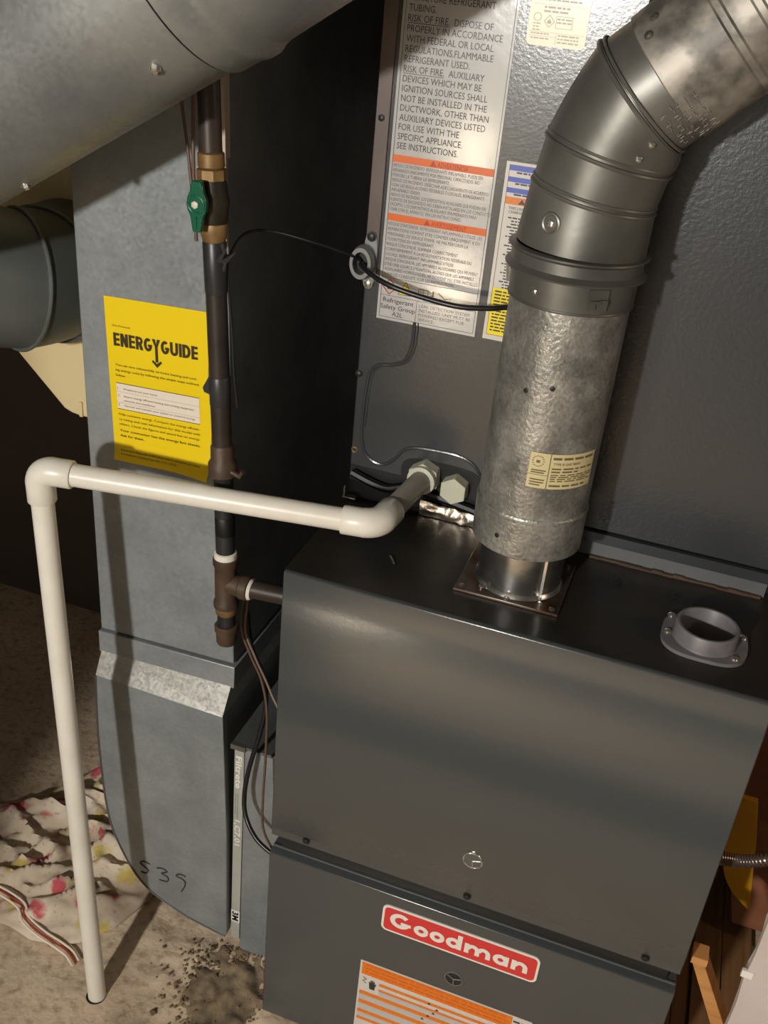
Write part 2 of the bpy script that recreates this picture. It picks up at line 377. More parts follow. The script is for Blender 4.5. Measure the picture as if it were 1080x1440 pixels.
# drywall end by the furnace, its height cut low to let fill light pass
dw = thing('drywall_end', 'pale grey drywall wall end with a torn edge, cut low for light, bottom right corner', 'panel', (.8, -.05, 0))
edge = [(.587+.004*noise.noise((0, 0, z*14)) + (.002 if i % 3 else 0), z) for i, z in enumerate([.04*k for k in range(17)])]
B().prism([(p[0], p[1]) for p in edge]+[(1.2, .64), (1.2, 0)], -.056, -.048, 'y').build('paper_face', 'drywall', dw, smooth=0)
B().prism([(p[0]+.003+.003*noise.noise((5, 0, p[1]*40)), p[1]) for p in edge]+[(1.2, .64), (1.2, 0)], -.048, -.036, 'y').build('gypsum_core', 'drywall_core', dw, smooth=0)
B().box((.582, -.058, .484), (.594, -.054, .494)).build('plastic_anchor', 'white_ink', dw)

# ------------------------------------------------------------------ furnace
F = thing('furnace', 'dark grey gas furnace with a red nameplate on its lower door', 'furnace', (.267, .355, 0))
WF = .535
b = B()
b.box((0.002, .035, 0), (.012, .70, .796)).box((WF-.012, .035, 0), (WF-.002, .70, .796)).box((.002, .69, 0), (WF-.002, .70, .796)).box((.002, .035, 0), (WF-.002, .70, .02))
b.box((.012, .034, 0), (.04, .045, .796)).box((WF-.04, .034, 0), (WF-.012, .045, .796)).box((.012, .034, .34), (WF-.012, .05, .40))
b.build('cabinet', 'grey_paint', F)
# top plate with the air intake hole cut through
ic = (.459, .079); ir = .030
outer = [(0, .004), (WF, .004), (WF, .70), (0, .70)]
hole = [(ic[0]+ir*math.cos(2*PI*k/40), ic[1]+ir*math.sin(2*PI*k/40)) for k in range(40)]
allp = outer+hole
tri = tessellate_polygon([[Vector((p[0], p[1], 0)) for p in outer], [Vector((p[0], p[1], 0)) for p in hole]])
b = B(); b.add([(p[0], p[1], .800) for p in allp]+[(p[0], p[1], .795) for p in allp], [tuple(t) for t in tri]+[tuple(i+44 for i in t[::-1]) for t in tri])
b.add([(p[0], p[1], .800) for p in hole]+[(p[0], p[1], .72) for p in hole], [(k, (k+1) % 40, 40+(k+1) % 40, 40+k) for k in range(40)])
b.build('top_plate', 'black_top', F, smooth=30)
# upper access door: profile in (y,z) swept along x
prof = [(.0055, .7985), (.0015, .7965), (.0012, .757), (.0, .7545), (.0, .402), (.0022, .399), (.0022, .384), (.010, .378), (.03, .378), (.03, .386), (.012, .390), (.012, .793), (.03, .793), (.03, .7985)]
B().prism(prof, 0.0, WF, 'x').build('upper_door', 'grey_paint', F, bevel=.0012)
B().box((.012, .012, .345), (WF-.012, .034, .386)).build('door_seam', 'seam_dark', F)
prof = [(.010, .3545), (.0, .3515), (.0, .018), (.03, .018), (.03, .3545)]
B().prism(prof, -.001, WF+.001, 'x').build('lower_door', 'grey_paint', F, bevel=.0012)
B().box((0, .0102, .3548), (WF, .013, .3565)).build('door_edge_strip', 'rail', F)
for x in (.0497, .269, .4918): screw('door_screw', F, (x, .0020, .3935), (0, -1, 0), .0042, .0025, 'dark_screw', washer=.0052)
for x, z, nm in ((.2683, .459, 'sight_glass'), (.2716, .238, 'sight_glass')):
    g = B().ring((x, 0, z), (0, 1, 0), .0118, .0013, 40).build(nm, 'zinc' if z > .4 else 'rail', F)
    B().sweep([(x, .0005, z), (x, -.0010, z)], .0110, 30).build('lens', 'grey_paint_lip' if z > .4 else 'seam_dark', g)
    d = B()
    for a in (20, 150, 275):
        a = math.radians(a); d.sweep([(x, -.0013, z), (x+.0105*math.cos(a), -.0013, z+.0105*math.sin(a))], .0008, 6)
    d.build('spoke', 'zinc' if z > .4 else 'clamp_grey', g)
# nameplate
X3 = (1, 0, 0); Z3 = (0, 0, 1)
np_ = sticker('nameplate', 'white_ink', F, (.1645, 0, .2855), X3, Z3, .2105, .0475, .0016, .0085)
inner = Flat((.1645, -.0016, .2855), X3, Z3, .0003)
w_, h_, r_ = .2105-.0062, .0475-.0062, .0062
ps = []
for cx, cy, a0 in ((w_-r_, r_, -90), (w_-r_, h_-r_, 0), (r_, h_-r_, 90), (r_, r_, 180)):
    for k in range(6): a = math.radians(a0+18*k); ps.append((.0031+cx+r_*math.cos(a), .0031+cy+r_*math.sin(a)))
inner.poly(ps).build('red_field', 'red', np_)
t = Flat((.1645, -.0016, .2855), X3, Z3, .0007)
base = .0128; xh = .0178; sw = .0062
def o_(cx): t.arc(cx, base+xh/2, xh*.56-sw/2, xh/2-sw/2+.0006, 0, 360, sw, 28)
GH = .0262
t.arc(.0255, base+GH/2, GH*.53-sw/2, GH/2-sw/2, 42, 352, sw+.0005, 30); t.rect(.0265, base+GH/2-.0062, .0404, base+GH/2-.0008)
o_(.0545); o_(.0765)
o_(.0985); t.rect(.1035, base-.0003, .1097, base+.0262)
t.rect(.1135, base, .1196, base+xh)
t.arc(.1245, base+xh-.0094, .0063, .0064, 180, 0, sw, 12); t.rect(.1278, base, .1339, base+xh-.0094)
t.arc(.1388, base+xh-.0094, .0063, .0064, 180, 0, sw, 12); t.rect(.1421, base, .1482, base+xh-.0094)
o_(.1615); t.rect(.1660, base, .1720, base+xh)
t.rect(.1757, base, .1818, base+xh)
t.arc(.1872, base+xh-.0098, .0068, .0068, 180, 0, sw, 12); t.rect(.1909, base, .1971, base+xh-.0098)
t.build('lettering', 'white_ink', np_)
# orange caution sticker, running out of the frame below
wl = sticker('caution_sticker', 'paper_white', F, (.1425, 0, .03), X3, Z3, .241, .179, .0006)
org = (.1425, -.0006, .03); fo = Flat(org, X3, Z3, .0002); fg = Flat(org, X3, Z3, .0002); fk = Flat(org, X3, Z3, .0004); fm = Flat(org, X3, Z3, .0003)
fo.rect(.0028, .1520, .2150, .1768)
fo.rect(.030, .1385, .238, .1442).rect(.030, .1275, .238, .1318)
for zt, zb in ((.1175, .1100), (.0985, .0905), (.0775, .0705), (.0610, .0550)): fo.rect(.0028, zb, .238, zt)
for zt, zb in ((.1090, .0995), (.0895, .0785), (.0695, .0620)): fg.rect(.0028, zb, .238, zt)
fg.rect(.030, .1192, .238, .1268)
fm.rect(.0028, .030, .06, .040)
fo.build('orange_band', 'orange_deep', wl); fg.build('grey_print', 'paper_grey', wl, True); fm.build('red_band', 'magenta', wl)
fk.stroke([(.006, .147), (.011, .1435), (.006, .139), (.0115, .1355)], .0009)
fk.poly([(.0165, .126), (.024, .126), (.0245, .133), (.0262, .139), (.0245, .1395), (.0236, .137), (.0236, .1435), (.0222, .1435), (.0218, .139), (.0212, .145), (.0198, .145), (.0196, .139), (.019, .1445), (.0176, .1445), (.0176, .138), (.0166, .141), (.0152, .1405)])
for u, v in ((.112, .1325), (.108, .123), (.101, .114), (.094, .1045), (.10, .140)):
    fk.poly([(u, v), (u+.005, v), (u+.0025, v+.0042)])
for j in range(2):
    fk.words(.2165, .2385, .168-j*.009, .003, 40+j)
fk.build('lettering', 'ink', wl, True)
fw = Flat(org, X3, Z3, .0003); fw.rect(.0165, .1325, .0245, .1335).rect(.0028, .1513, .238, .1522); fw.build('white_line', 'white_ink', wl)
fh = Flat(org, X3, Z3, .0004)
for j in range(3): fh.words(.008, .208, .171-j*.0072, .0032, 70+j)
fh.build('header_print', 'orange', wl, True)
# flue plate and stub on the top
pl = B().box((.185, .0505, .800), (.304, .164, .8035)).build('flue_plate', 'plate_metal', F, bevel=.0008)
vx, vy = .247, .108
B().sweep([(vx, vy, .8035), (vx, vy, .806), (vx, vy, .808), (vx, vy, .875)], [.051, .0495, .0478, .0478], 40).build('flue_stub', 'bright_metal', pl)
B().box((vx+.0315, vy-.0405, .806), (vx+.0345, vy-.0345, .868)).build('stub_seam', 'zinc', pl)
for x, y in ((.193, .058), (.296, .058), (.296, .155), (.193, .155)): screw('plate_screw', pl, (x, y, .8035), (0, 0, 1), .0035, .0018, 'screw')
for x, y in ((.245, .0545), (.282, .062), (.214, .066)): screw('rivet', pl, (x, y, .8035), (0, 0, 1), .0032, .002, 'zinc', hexhead=False)
# air intake collar
def superoval(cx, cy, rx, ry, n, p):
    out = []
    for k in range(n):
        a = 2*PI*k/n; c, s_ = math.cos(a), math.sin(a)
        out.append((cx+rx*math.copysign(abs(c)**(2/p), c), cy+ry*math.copysign(abs(s_)**(2/p), s_)))
    return out
icl = bpy.data.objects.new('air_intake_collar', None); COL.objects.link(icl); icl.location = (ic[0]-.267, ic[1]-.355, .8); icl.parent = F
pr = superoval(ic[0], ic[1], .0455, .0405, 40, 2.9)
ho = [(ic[0]+.0285*math.cos(2*PI*k/40), ic[1]+.0285*math.sin(2*PI*k/40)) for k in range(40)]
vs = [(p[0], p[1], .8045) for p in pr]+[(p[0], p[1], .8003) for p in pr]+[(p[0], p[1], .8045) for p in ho]
b = B().add(vs, [(k, (k+1) % 40, 40+(k+1) % 40, 40+k) for k in range(40)]+[(k, 80+k, 80+(k+1) % 40, (k+1) % 40) for k in range(40)])
b.build('flange', 'collar_plastic', icl)
prof = [(.0345, .8045), (.0335, .8075), (.0335, .8215), (.0325, .8228), (.0300, .8228), (.0290, .8215), (.0285, .770)]
vs = [(ic[0]+r*math.cos(2*PI*k/48), ic[1]+r*math.sin(2*PI*k/48), z) for r, z in prof for k in range(48)]
B().add(vs, [(i*48+k, i*48+(k+1) % 48, (i+1)*48+(k+1) % 48, (i+1)*48+k) for i in range(len(prof)-1) for k in range(48)]).build('sleeve', 'collar_plastic', icl)
for dx, dy in ((-.0375, .0285), (-.0385, -.0055), (.0395, .0195), (.0325, -.0245)):
    screw('flange_screw', icl, (ic[0]+dx, ic[1]+dy, .8045), (0, 0, 1), .0036, .002, 'zinc', hexhead=False, washer=.0048)
for x, y in ((.4204, .157), (.05, .165), (.355, .155)): screw('top_screw', F, (x, y, .800), (0, 0, 1), .0042, .0018, 'dark_screw', washer=.0055)
# paint chip and dribble of sealant on the top
B().sweep(bez([(.098, .085, .8012), (.104, .077, .8014), (.109, .069, .8012)], 4), [.0006]+[.0012]*7+[.0005], 6).build('scratch', 'zinc', F)

# ------------------------------------------------------------------ coil cabinet
yc = .198
K = thing('coil_cabinet', 'tall grey coil cabinet with warning stickers standing on the furnace', 'cabinet', (.26, .46, .8))
b = B().box((0, yc+.012, .803), (.010, .72, 1.95)).box((.510, yc+.012, .803), (.522, .72, 1.95)).box((.01, .71, .803), (.51, .72, 1.95)).box((0, yc+.012, 1.94), (.522, .72, 1.95)).box((0, yc+.02, .803), (.522, .05+yc, .85))
b.build('casing', 'coil_paint', K)
B().box((.0, yc, .846), (.262, yc+.014, 1.93)).build('access_panel', 'coil_paint', K, bevel=.002)
B().box((.266, yc, .838), (.521, yc+.014, 1.93)).build('blower_panel', 'coil_panel', K, bevel=.002)
B().box((-.0015, yc-.0018, 1.085), (.0145, yc+.004, 1.93)).build('edge_strip', 'flange_reflection', K, bevel=.0008)
b = B().prism([(yc+.004, .836), (yc+.004, .832), (yc-.004, .823), (yc-.004, .836)], .2, .522, 'x').build('drip_lip', 'coil_paint', K)
B().box((.18, yc+.003, .8005), (.519, yc+.02, .8225)).build('base_rail', 'rail', K, bevel=.001)
b = B(); 
for k in range(16):
    x = .315+k*.0125; b.box((x, yc-.002+random.uniform(-.001, .001), .8002), (x+.0125, yc+.004, .8036+random.uniform(-.0008, .001)))
b.build('gasket_strip', 'iron_brown', K)
B().box((0, yc+.004, .8005), (.20, yc+.02, .846)).build('base_skirt', 'black', K)
# black recess and pressed bead around the drain ports
B().prism(superoval(.120, .857, .052, .0205, 36, 3.2), yc-.0008, yc+.004, 'y').build('drain_recess', 'black', K)
bead = bez([(.0655, yc, 1.046), (.0650, yc, 1.018), (.0580, yc, .998), (.0440, yc, .9895), (.0270, yc, .9855), (.0170, yc, .975), (.0135, yc, .955), (.0120, yc, .920), (.0125, yc, .890), (.0180, yc, .869), (.0300, yc, .8585), (.0450, yc, .8575), (.0580, yc, .868), (.0680, yc, .882), (.0830, yc, .8895), (.110, yc, .892), (.138, yc, .892), (.156, yc, .886), (.167, yc, .874), (.170, yc, .860)], 6)
B().sweep(bead, .0023, 8).build('pressed_bead', 'coil_paint', K)
bd2 = [(p[0]+.0045*(1 if p[2] > .9 else 0), yc, p[2]) for p in bead[:60]]
B().sweep(bd2, .0011, 8).build('pressed_bead', 'coil_paint', K)
# drain fitting hex and plug
def hexprism(b, c, r, y0, y1, tilt=0.):
    ps = [(c[0]+r*math.cos(tilt+k*PI/3), c[1]+r*math.sin(tilt+k*PI/3)) for k in range(6)]; b.prism(ps, y0, y1, 'y')
b = B(); hexprism(b, (.1405, .8515), .0178, yc-.018, yc, PI/2); b.build('drain_plug', 'nylon', K, bevel=.001)
# foil tape below, wrinkled
nxg, nzg = 26, 8; vs = []; 
for j in range(nzg):
    for i in range(nxg):
        u = i/(nxg-1); v = j/(nzg-1)
        vs.append((.098+.09*u, yc-.002-.003*noise.noise((u*9, v*3, 1))-.006*v*(1-v), .8012+.0205*v - .004*u*(v) + .001*noise.noise((u*12, v*2, 7))))
B().add(vs, [(j*nxg+i, j*nxg+i+1, (j+1)*nxg+i+1, (j+1)*nxg+i) for j in range(nzg-1) for i in range(nxg-1)]).build('foil_tape', 'foil', K, smooth=60)
b = B().box((-.004, yc-.009, .802), (.014, yc, .8045)).box((-.005, yc-.004, .802), (-.002, yc, .816)); b.build('metal_clip', 'zinc', K, bevel=.0008)
B().sweep(bez([(.005, yc-.004, .838), (.05, yc-.006, .828), (.09, yc-.005, .836), (.19, yc-.004, .822)], 6), .0055, 8).build('sealant_bead', 'black', K)
for x, z, m_ in ((.0055, 1.2615, 'dark_screw'), (.0030, .9698, 'dark_screw')): screw('panel_screw', K, (x, yc, z), (0, -1, 0), .0038, .003, m_, washer=.0048)
B().ring((.0048, yc, .8682), (0, 1, 0), .0034, .0010, 20).build('screw_hole', 'brass_dull', K)
# cable clamp on the left edge
cl = bpy.data.objects.new('cable_clamp', None); COL.objects.link(cl); cl.location = (.006-.26, yc-.46, 1.109-.8); cl.parent = K
b = B(); b.prism(superoval(.0055, 1.109, .0085, .0325, 24, 3), yc-.0030, yc, 'y'); b.build('clamp_plate', 'clamp_grey', cl, bevel=.0008)
prof = [(.0165, -.002), (.0175, -.004), (.0175, -.011), (.0160, -.013), (.0160, -.018), (.0115, -.018), (.0115, -.004)]
vs = [(-.0005+r*.80*math.cos(2*PI*k/32), yc+y, 1.107+r*1.12*math.sin(2*PI*k/32)) for r, y in prof for k in range(32)]
B().add(vs, [(i*32+k, i*32+(k+1) % 32, (i+1)*32+(k+1) % 32, (i+1)*32+k) for i in range(len(prof)-1) for k in range(32)]).build('clamp_ring', 'clamp_grey', cl)
B().sweep([(-.0005, yc-.004, 1.107), (-.0005, yc-.006, 1.107)], .012, 20).build('clamp_opening', 'black', cl)
for z, m_ in ((1.1355, 'dark_screw'), (1.0815, 'screw')): screw('clamp_screw', cl, (.0058, yc-.003, z), (0, -1, 0), .0044, .003, m_, washer=.0056)

# big refrigerant warning sticker (runs up out of the frame)
x0, x1, z0, z1 = .0185, .1375, 1.0430, 1.62
wl = sticker('refrigerant_sticker', 'paper_grey', K, (x0, yc, z0), X3, Z3, x1-x0, z1-z0, .0006)
o = (0, yc-.0006, 0)
fk = Flat(o, X3, Z3, .0004); fg = Flat(o, X3, Z3, .0004); fo = Flat(o, X3, Z3, .0002); fr = Flat(o, X3, Z3, .0004)
fk.frame(.0215, 1.0462, .1352, 1.61, .0005)
big = ["PUNCTURE REFRIGERANT", "TUBING.", "RISK OF FIRE.  DISPOSE OF", "PROPERLY IN ACCORDANCE", "WITH FEDERAL OR LOCAL", "REGULATIONS.FLAMMABLE", "REFRIGERANT USED.", "RISK OF FIRE.  AUXILIARY", "DEVICES WHICH MAY BE", "IGNITION SOURCES SHALL", "NOT BE INSTALLED IN THE", "DUCTWORK, OTHER THAN", "AUXILIARY DEVICES LISTED", "FOR USE WITH THE", "SPECIFIC APPLIANCE.", "SEE INSTRUCTIONS."]
zb = 1.3666; dz = (1.3666-1.2332)/14
cw = .1003/text_geo("PROPERLY IN ACCORDANCE")[2]
for i, s_ in enumerate(big):
    z = zb-(i-1)*dz
    fk.text(s_, .0250, z, .0066, width=text_geo(s_)[2]*cw)
    if s_.startswith('RISK'): fk.rect(.0250, z-.0016, .0250+text_geo("RISK OF FIRE.")[2]*cw, z-.0010)
for i in range(12): fk.words(.025, .128, zb+(i+3)*dz, .006, 200+i, random.Random(i).uniform(.6, 1))
for zt in (1.2268, 1.1643): fo.rect(.0217, zt-.0078, .1350, zt)
sp = ["RIESGO DE INCENDIO. REFRIGERANTE INFLAMABLE. PUEDE SER", "REPARADO UNICAMENTE POR PERSONAL CAPACITADO. NO", "PERFORE LA TUBERIA DE REFRIGERANTE.", "RIESGO DE INCENDIO. DESECHAR ADECUADAMENTE DE ACUERDO", "CON LAS REGULACIONES FEDERALES O LOCALES. REFRIGERANTE", "INFLAMABLE USADO.", "RIESGO DE INCENDIO. LOS DISPOSITIVOS AUXILIARES QUE PUEDEN SER", "FUENTES DE ENCENDIDO NO DEBEN INSTALARSE EN LOS CONDUCTOS,", "EXCEPTO LOS DISPOSITIVOS AUXILIARES ENUMERADOS PARA", "USAR CON EL APARATO. VEA LAS INSTRUCCIONES."]
dzs = (1.2178-1.1660)/10; c2 = .108/text_geo(sp[6])[2]
for i, s_ in enumerate(sp): fg.text(s_, .0235, 1.2178-.0036-i*dzs, .0036, width=text_geo(s_)[2]*c2*(1.0 if i in (6,) else 1.06))
fr_ = ["RISQUE D'INCENDIE. REFRIGERANT INFLAMMABLE UTILISE. LES", "REPARATIONS DOIVENT ETRE CONFIEES UNIQUEMENT A DU", "PERSONNEL DE SERVICE FORME. NE PAS PERFORER LA", "TUYAUTERIE DU REFRIGERANT.", "RISQUE D'INCENDIE. ELIMINER CORRECTEMENT", "CONFORMEMENT A LA REGLEMENTATION FEDERALE OU", "LOCALE. REFRIGERANT INFLAMMABLE UTILISE.", "RISQUE D'INCENDIE. LES APPAREILS AUXILIAIRES QUI PEUVENT", "ETRE UNE SOURCE D'IGNITION, AUTRES QUE LES APPAREILS", "AUXILIAIRES HOMOLOGUES, NE DOIVENT PAS ETRE INSTALLES", "DANS LES CONDUITS. VOIR LES INSTRUCTIONS."]
dzf = (1.1548-1.0925)/11; c3 = .108/text_geo(fr_[0])[2]
for i, s_ in enumerate(fr_): fg.text(s_, .0235, 1.1552-.0037-i*dzf, .0036, width=text_geo(s_)[2]*c3)
fk.rect(.0215, 1.0925, .1352, 1.0929).rect(.0215, 1.0718, .1352, 1.0722).rect(.0655, 1.0462, .0659, 1.0718)
# band captions
fr.poly([(.064, 1.1577), (.0712, 1.1577), (.0676, 1.1635)]).text('AVERTISSEMENT', .0725, 1.1577, .0050, width=.040)
fr.poly([(.064, 1.2202), (.0712, 1.2202), (.0676, 1.2260)]).text('ADVERTENCIA', .0725, 1.2202, .0050, width=.034)
# pictogram row
u, v = .0315, 1.0822
fr.stroke([(u-.0085, v), (u, v-.0085), (u+.0085, v), (u, v+.0085)], .0011, True)
def flame(f, u, v, s_): f.poly([(u-.4*s_, v-.5*s_), (u+.4*s_, v-.5*s_), (u+.55*s_, v-.05*s_), (u+.25*s_, v+.2*s_), (u+.2*s_, v+.65*s_), (u-.15*s_, v+.25*s_), (u-.3*s_, v+.4*s_), (u-.55*s_, v-.05*s_)])
flame(fk, u, v, .006)
fy = Flat(o, X3, Z3, .0003); fy.poly([(.0425, 1.0757), (.0590, 1.0757), (.0508, 1.0905)]); fy.build('yellow_triangle', 'yellow_ink', wl)
fk.stroke([(.0425, 1.0757), (.0590, 1.0757), (.0508, 1.0905)], .0008, True); flame(fk, .0508, 1.0800, .0045)
fg.frame(.066, 1.0765, .078, 1.0860, .0007).rect(.0718, 1.0765, .0724, 1.0860).rect(.081, 1.0775, .088, 1.0790).rect(.083, 1.079, .0845, 1.086)
fg.stroke([(.090, 1.085), (.098, 1.079), (.106, 1.082), (.101, 1.076), (.094, 1.0775)], .0009)
fk.text('Refrigerant', .0436, 1.0642, .0054, align='c', width=.037).text('Safety Group', .0436, 1.0562, .0054, align='c', width=.042).text('A2L', .0436, 1.0485, .0054, align='c', width=.013)
for i, s_ in enumerate(["LEAK DETECTION SYSTEM", "INSTALLED. UNIT MUST BE", "POWERED EXCEPT FOR", "SERVICE."]): fg.text(s_, .0690, 1.0650-i*.0054, .0036, width=text_geo(s_)[2]*.061/text_geo("INSTALLED. UNIT MUST BE")[2])
fo.build('orange_band', 'orange', wl); fk.build('black_lettering', 'ink', wl, True); fg.build('grey_lettering', 'ink_grey', wl, True); fr.build('red_marks', 'red_ink', wl, True)
# installation sticker half behind the vent
x0, z0, z1 = .1468, 1.0440, 1.2375
wl = sticker('installer_sticker', 'paper_white', K, (x0, yc, z0), X3, Z3, .095, z1-z0, .0006)
o = (x0, yc-.0006, 0); fb = Flat(o, X3, Z3, .0002); fk = Flat(o, X3, Z3, .0004); fo = Flat(o, X3, Z3, .0002); fy = Flat(o, X3, Z3, .0002); fw = Flat(o, X3, Z3, .0004)
for zt in (1.2340, 1.2225, 1.2115): fb.rect(.004, zt-.0052, .091, zt)
for j, zt in enumerate((1.2340, 1.2225, 1.2115)): fw.text(('INSTALLER', 'INSTALLATEUR', 'INSTALADOR')[j], .0475, zt-.0042, .003, align='c')
for j, z in enumerate((1.2262, 1.2150, 1.2040)):
    fk.words(.012, .085, z, .0017, 300+j, .9)
fo.rect(.004, 1.1945, .091, 1.2020)
fk.poly([(.018, 1.1955), (.026, 1.1955), (.022, 1.2010)]).text('WARNING', .029, 1.1955, .0050, width=.032)
fk.text('THIS UNIT IS FACTORY', .0085, 1.1895, .0028).text('CHARGE. FOLLOW', .0095, 1.1855, .0028)
for j in range(24): fk.words(.0095+(.004 if j % 3 else 0), .088, 1.1800-j*.0033, .0014, 320+j, .75+.25*((j*7) % 5)/4)
fy.rect(.004, 1.0500, .091, 1.1035)
for j in range(13): fk.words(.007, .089, 1.0990-j*.0037, .0017, 360+j, .95)
fk.frame(.0036, 1.0496, .0914, 1.2345, .0004)
fb.build('blue_band', 'blue', wl); fo.build('orange_band', 'orange_deep', wl); fy.build('yellow_field', 'yellow_ink', wl); fk.build('lettering', 'ink', wl, True); fw.build('band_lettering', 'white_ink', wl)
# cream rating plate, top
wl = sticker('rating_sticker', 'paper_cream', K, (.1485, yc, 1.349), X3, Z3, .0585, .16, .0006, .005)
o = (.1485, yc-.0006, 1.349); fk = Flat(o, X3, Z3, .0003)
fk.rect(.002, .0122, .0565, .0125).rect(.002, .0365, .0565, .0368).rect(.029, .002, .0293, .0122).rect(.002, .0085, .029, .0088)
fk.stroke([(.0155, .0222), (.0205, .0168), (.0255, .0222), (.0205, .0276)], .0006, True); flame(fk, .0205, .022, .004)
fk.frame(.027, .0165, .0435, .0275, .0005)
for j in range(2): fk.words(.028, .0425, .0240-j*.003, .0014, 400+j)
fk.arc(.0085, .0252, .0036, .0036, 0, 360, .0006)
for j in range(3): fk.words(.005, .012, .019-j*.0028, .0011, 410+j)
for j in range(2): fk.words(.014, .042, .0335-j*.0036, .0018, 420+j, .9)
for j in range(4): fk.words(.008, .054, .0400+j*.0042, .0016, 430+j, .9)
for j in range(2): fk.words(.004, .022, .0102-j*.0042, .0012, 440+j)
for j in range(3): fk.words(.031, .054, .0098-j*.003, .0014, 450+j, .9)
fk.build('faint_lettering', 'ink_faint', wl, True)

# ------------------------------------------------------------------ flue: vent pipe, clamp band, elbow, upper pipe
R = .0597
V = thing('vent_pipe', 'upright galvanized double-wall vent pipe on the furnace top', 'pipe', (vx, vy, .8035))
axis = Vector((.0015, .0015, 1)); 
def va(z): return (vx+(z-.86)*.004, vy+(z-.86)*.006, z)
B().sweep([va(.8655), va(.861), va(.8585), va(.861), va(.905)], [.048, .052, .0585, .0610, .0612], 56).build('lower_collar', 'galv_vent', V)
B().sweep([va(.904), va(.9065), va(.909), va(.9105), va(1.145)], [.0612, .0617, .0612, .0597, .0597], 64).build('body', 'galv_vent', V)
for a, z in ((-112, .882), (-83, 1.058), (-108, 1.05)):
    a = math.radians(a); c = va(z); d = Vector((math.cos(a), math.sin(a), 0)); rr = .0608 if z < .9 else .0592
    screw('vent_hole', V, Vector(c)+d*rr, d, .0026, .0012, 'black', hexhead=False)
# curved label on the pipe
lb = B(); n = 16; a0, a1 = math.radians(-92), math.radians(-20); vs = []
for j, z in enumerate((.949, .9885)):
    for i in range(n+1):
        a = a0+(a1-a0)*i/n; vs.append((va(z)[0]+.0604*math.cos(a), va(z)[1]+.0604*math.sin(a), z))
lo = lb.add(vs, [(i, i+1, n+1+i+1, n+1+i) for i in range(n)]).build('vent_label', 'vent_label', V)
li = B(); rng = random.Random(5)
def curved(u0, u1, z, h):
    k = max(1, int((u1-u0)*24)); 
    p = []
    for j in (0, 1):
        for i in range(k+1):
            a = a0+(a1-a0)*(u0+(u1-u0)*i/k); zz = z+h*j; p.append((va(zz)[0]+.0608*math.cos(a), va(zz)[1]+.0608*math.sin(a), zz))
    li.add(p, [(i, i+1, k+1+i+1, k+1+i) for i in range(k)])
def ctext(s_, u, z, cap, wd):
    vs_, fs_, w0, ch = text_geo(s_, .01)
    li.add([(va(z)[0]+.0608*math.cos(a0+(a1-a0)*(u+x*wd/w0)), va(z)[1]+.0608*math.sin(a0+(a1-a0)*(u+x*wd/w0)), z+y*cap/ch) for x, y in vs_], fs_)
curved(.27, .28, .949, .0395); curved(.0, .27, .964, .0005)
ctext('TYPE B GAS VENT', .32, .9765, .0026, .40)
for zl, h, u1 in ((.9825, .0026, .97), (.9715, .0017, .95), (.9680, .0017, .75), (.9648, .0012, .96), (.9625, .0012, .96), (.9602, .0012, .93), (.9578, .0012, .95), (.952, .0020, .9)):
    u = .31
    while u < u1-.04:
        w = rng.uniform(.05, .16); curved(u, min(u+w, u1), zl, h); u += w+.03
for zl in (.9685, .966, .958, .955, .952): curved(.04, rng.uniform(.16, .24), zl, .0014)
for k in range(14):
    a = 2*PI*k/14; curved(.115+.075*math.cos(a)-.012, .115+.075*math.cos(a)+.012, .979+.0058*math.sin(a), .0008)
curved(.09, .14, .9775, .003)
li.build('lettering', 'vent_ink', lo)

BC = thing('vent_clamp_band', 'flat metal band and crimped collar joining vent pipe to elbow', 'clamp', va(1.135))
B().sweep([va(1.1335), va(1.1340), va(1.1640), va(1.1645)], [.0602, .0618, .0622, .0606], 64, caps=False).build('band', 'galv_flat', BC)
B().ring(va(1.1345), (0, 0, 1), .0612, .0016, 64).build('band_edge', 'galv_flat', BC)
prof = [(1.1640, .0618), (1.1625, .0688), (1.1645, .0696), (1.1690, .0646), (1.1790, .0642), (1.1820, .0686), (1.1835, .0680), (1.1850, .0615)]
B().sweep([va(z) for z, r in prof], [r for z, r in prof], 64, caps=False).build('crimped_collar', 'galv_flat', BC)
def onband(a, z, r): a = math.radians(a); c = va(z); return Vector((c[0]+r*math.cos(a), c[1]+r*math.sin(a), z)), Vector((math.cos(a), math.sin(a), 0))
p_, d_ = onband(-115, 1.1490, .0618); screw('band_screw', BC, p_, d_, .0036, .003, 'screw', washer=.0046)
p_, d_ = onband(-58, 1.150, .0618); w_ = Vector((-d_.y, d_.x, 0)); b = B()
for s0, s1, lz0, lz1, dep in ((-.010, .010, -.010, .010, .0014), (-.008, -.003, -.008, .0, .004), (.001, .009, -.004, .001, .004), (-.003, .002, -.003, .0, .005)):
    q = [p_+w_*s+Vector((0, 0, l)) for s, l in ((s0, lz0), (s1, lz0), (s1, lz1), (s0, lz1))]; b.add(q+[x+d_*dep for x in q], [(3,2,1,0),(4,5,6,7),(0,1,5,4),(1,2,6,5),(2,3,7,6),(3,0,4,7)])
b.build('latch', 'galv_flat', BC)
p_, d_ = onband(-176, 1.152, .0618); b = B(); b.sweep([p_, p_+d_*.004+Vector((0, 0, .010)), p_+d_*.001+Vector((0, 0, -.012))], .003, 8); b.build('buckle', 'zinc', BC)

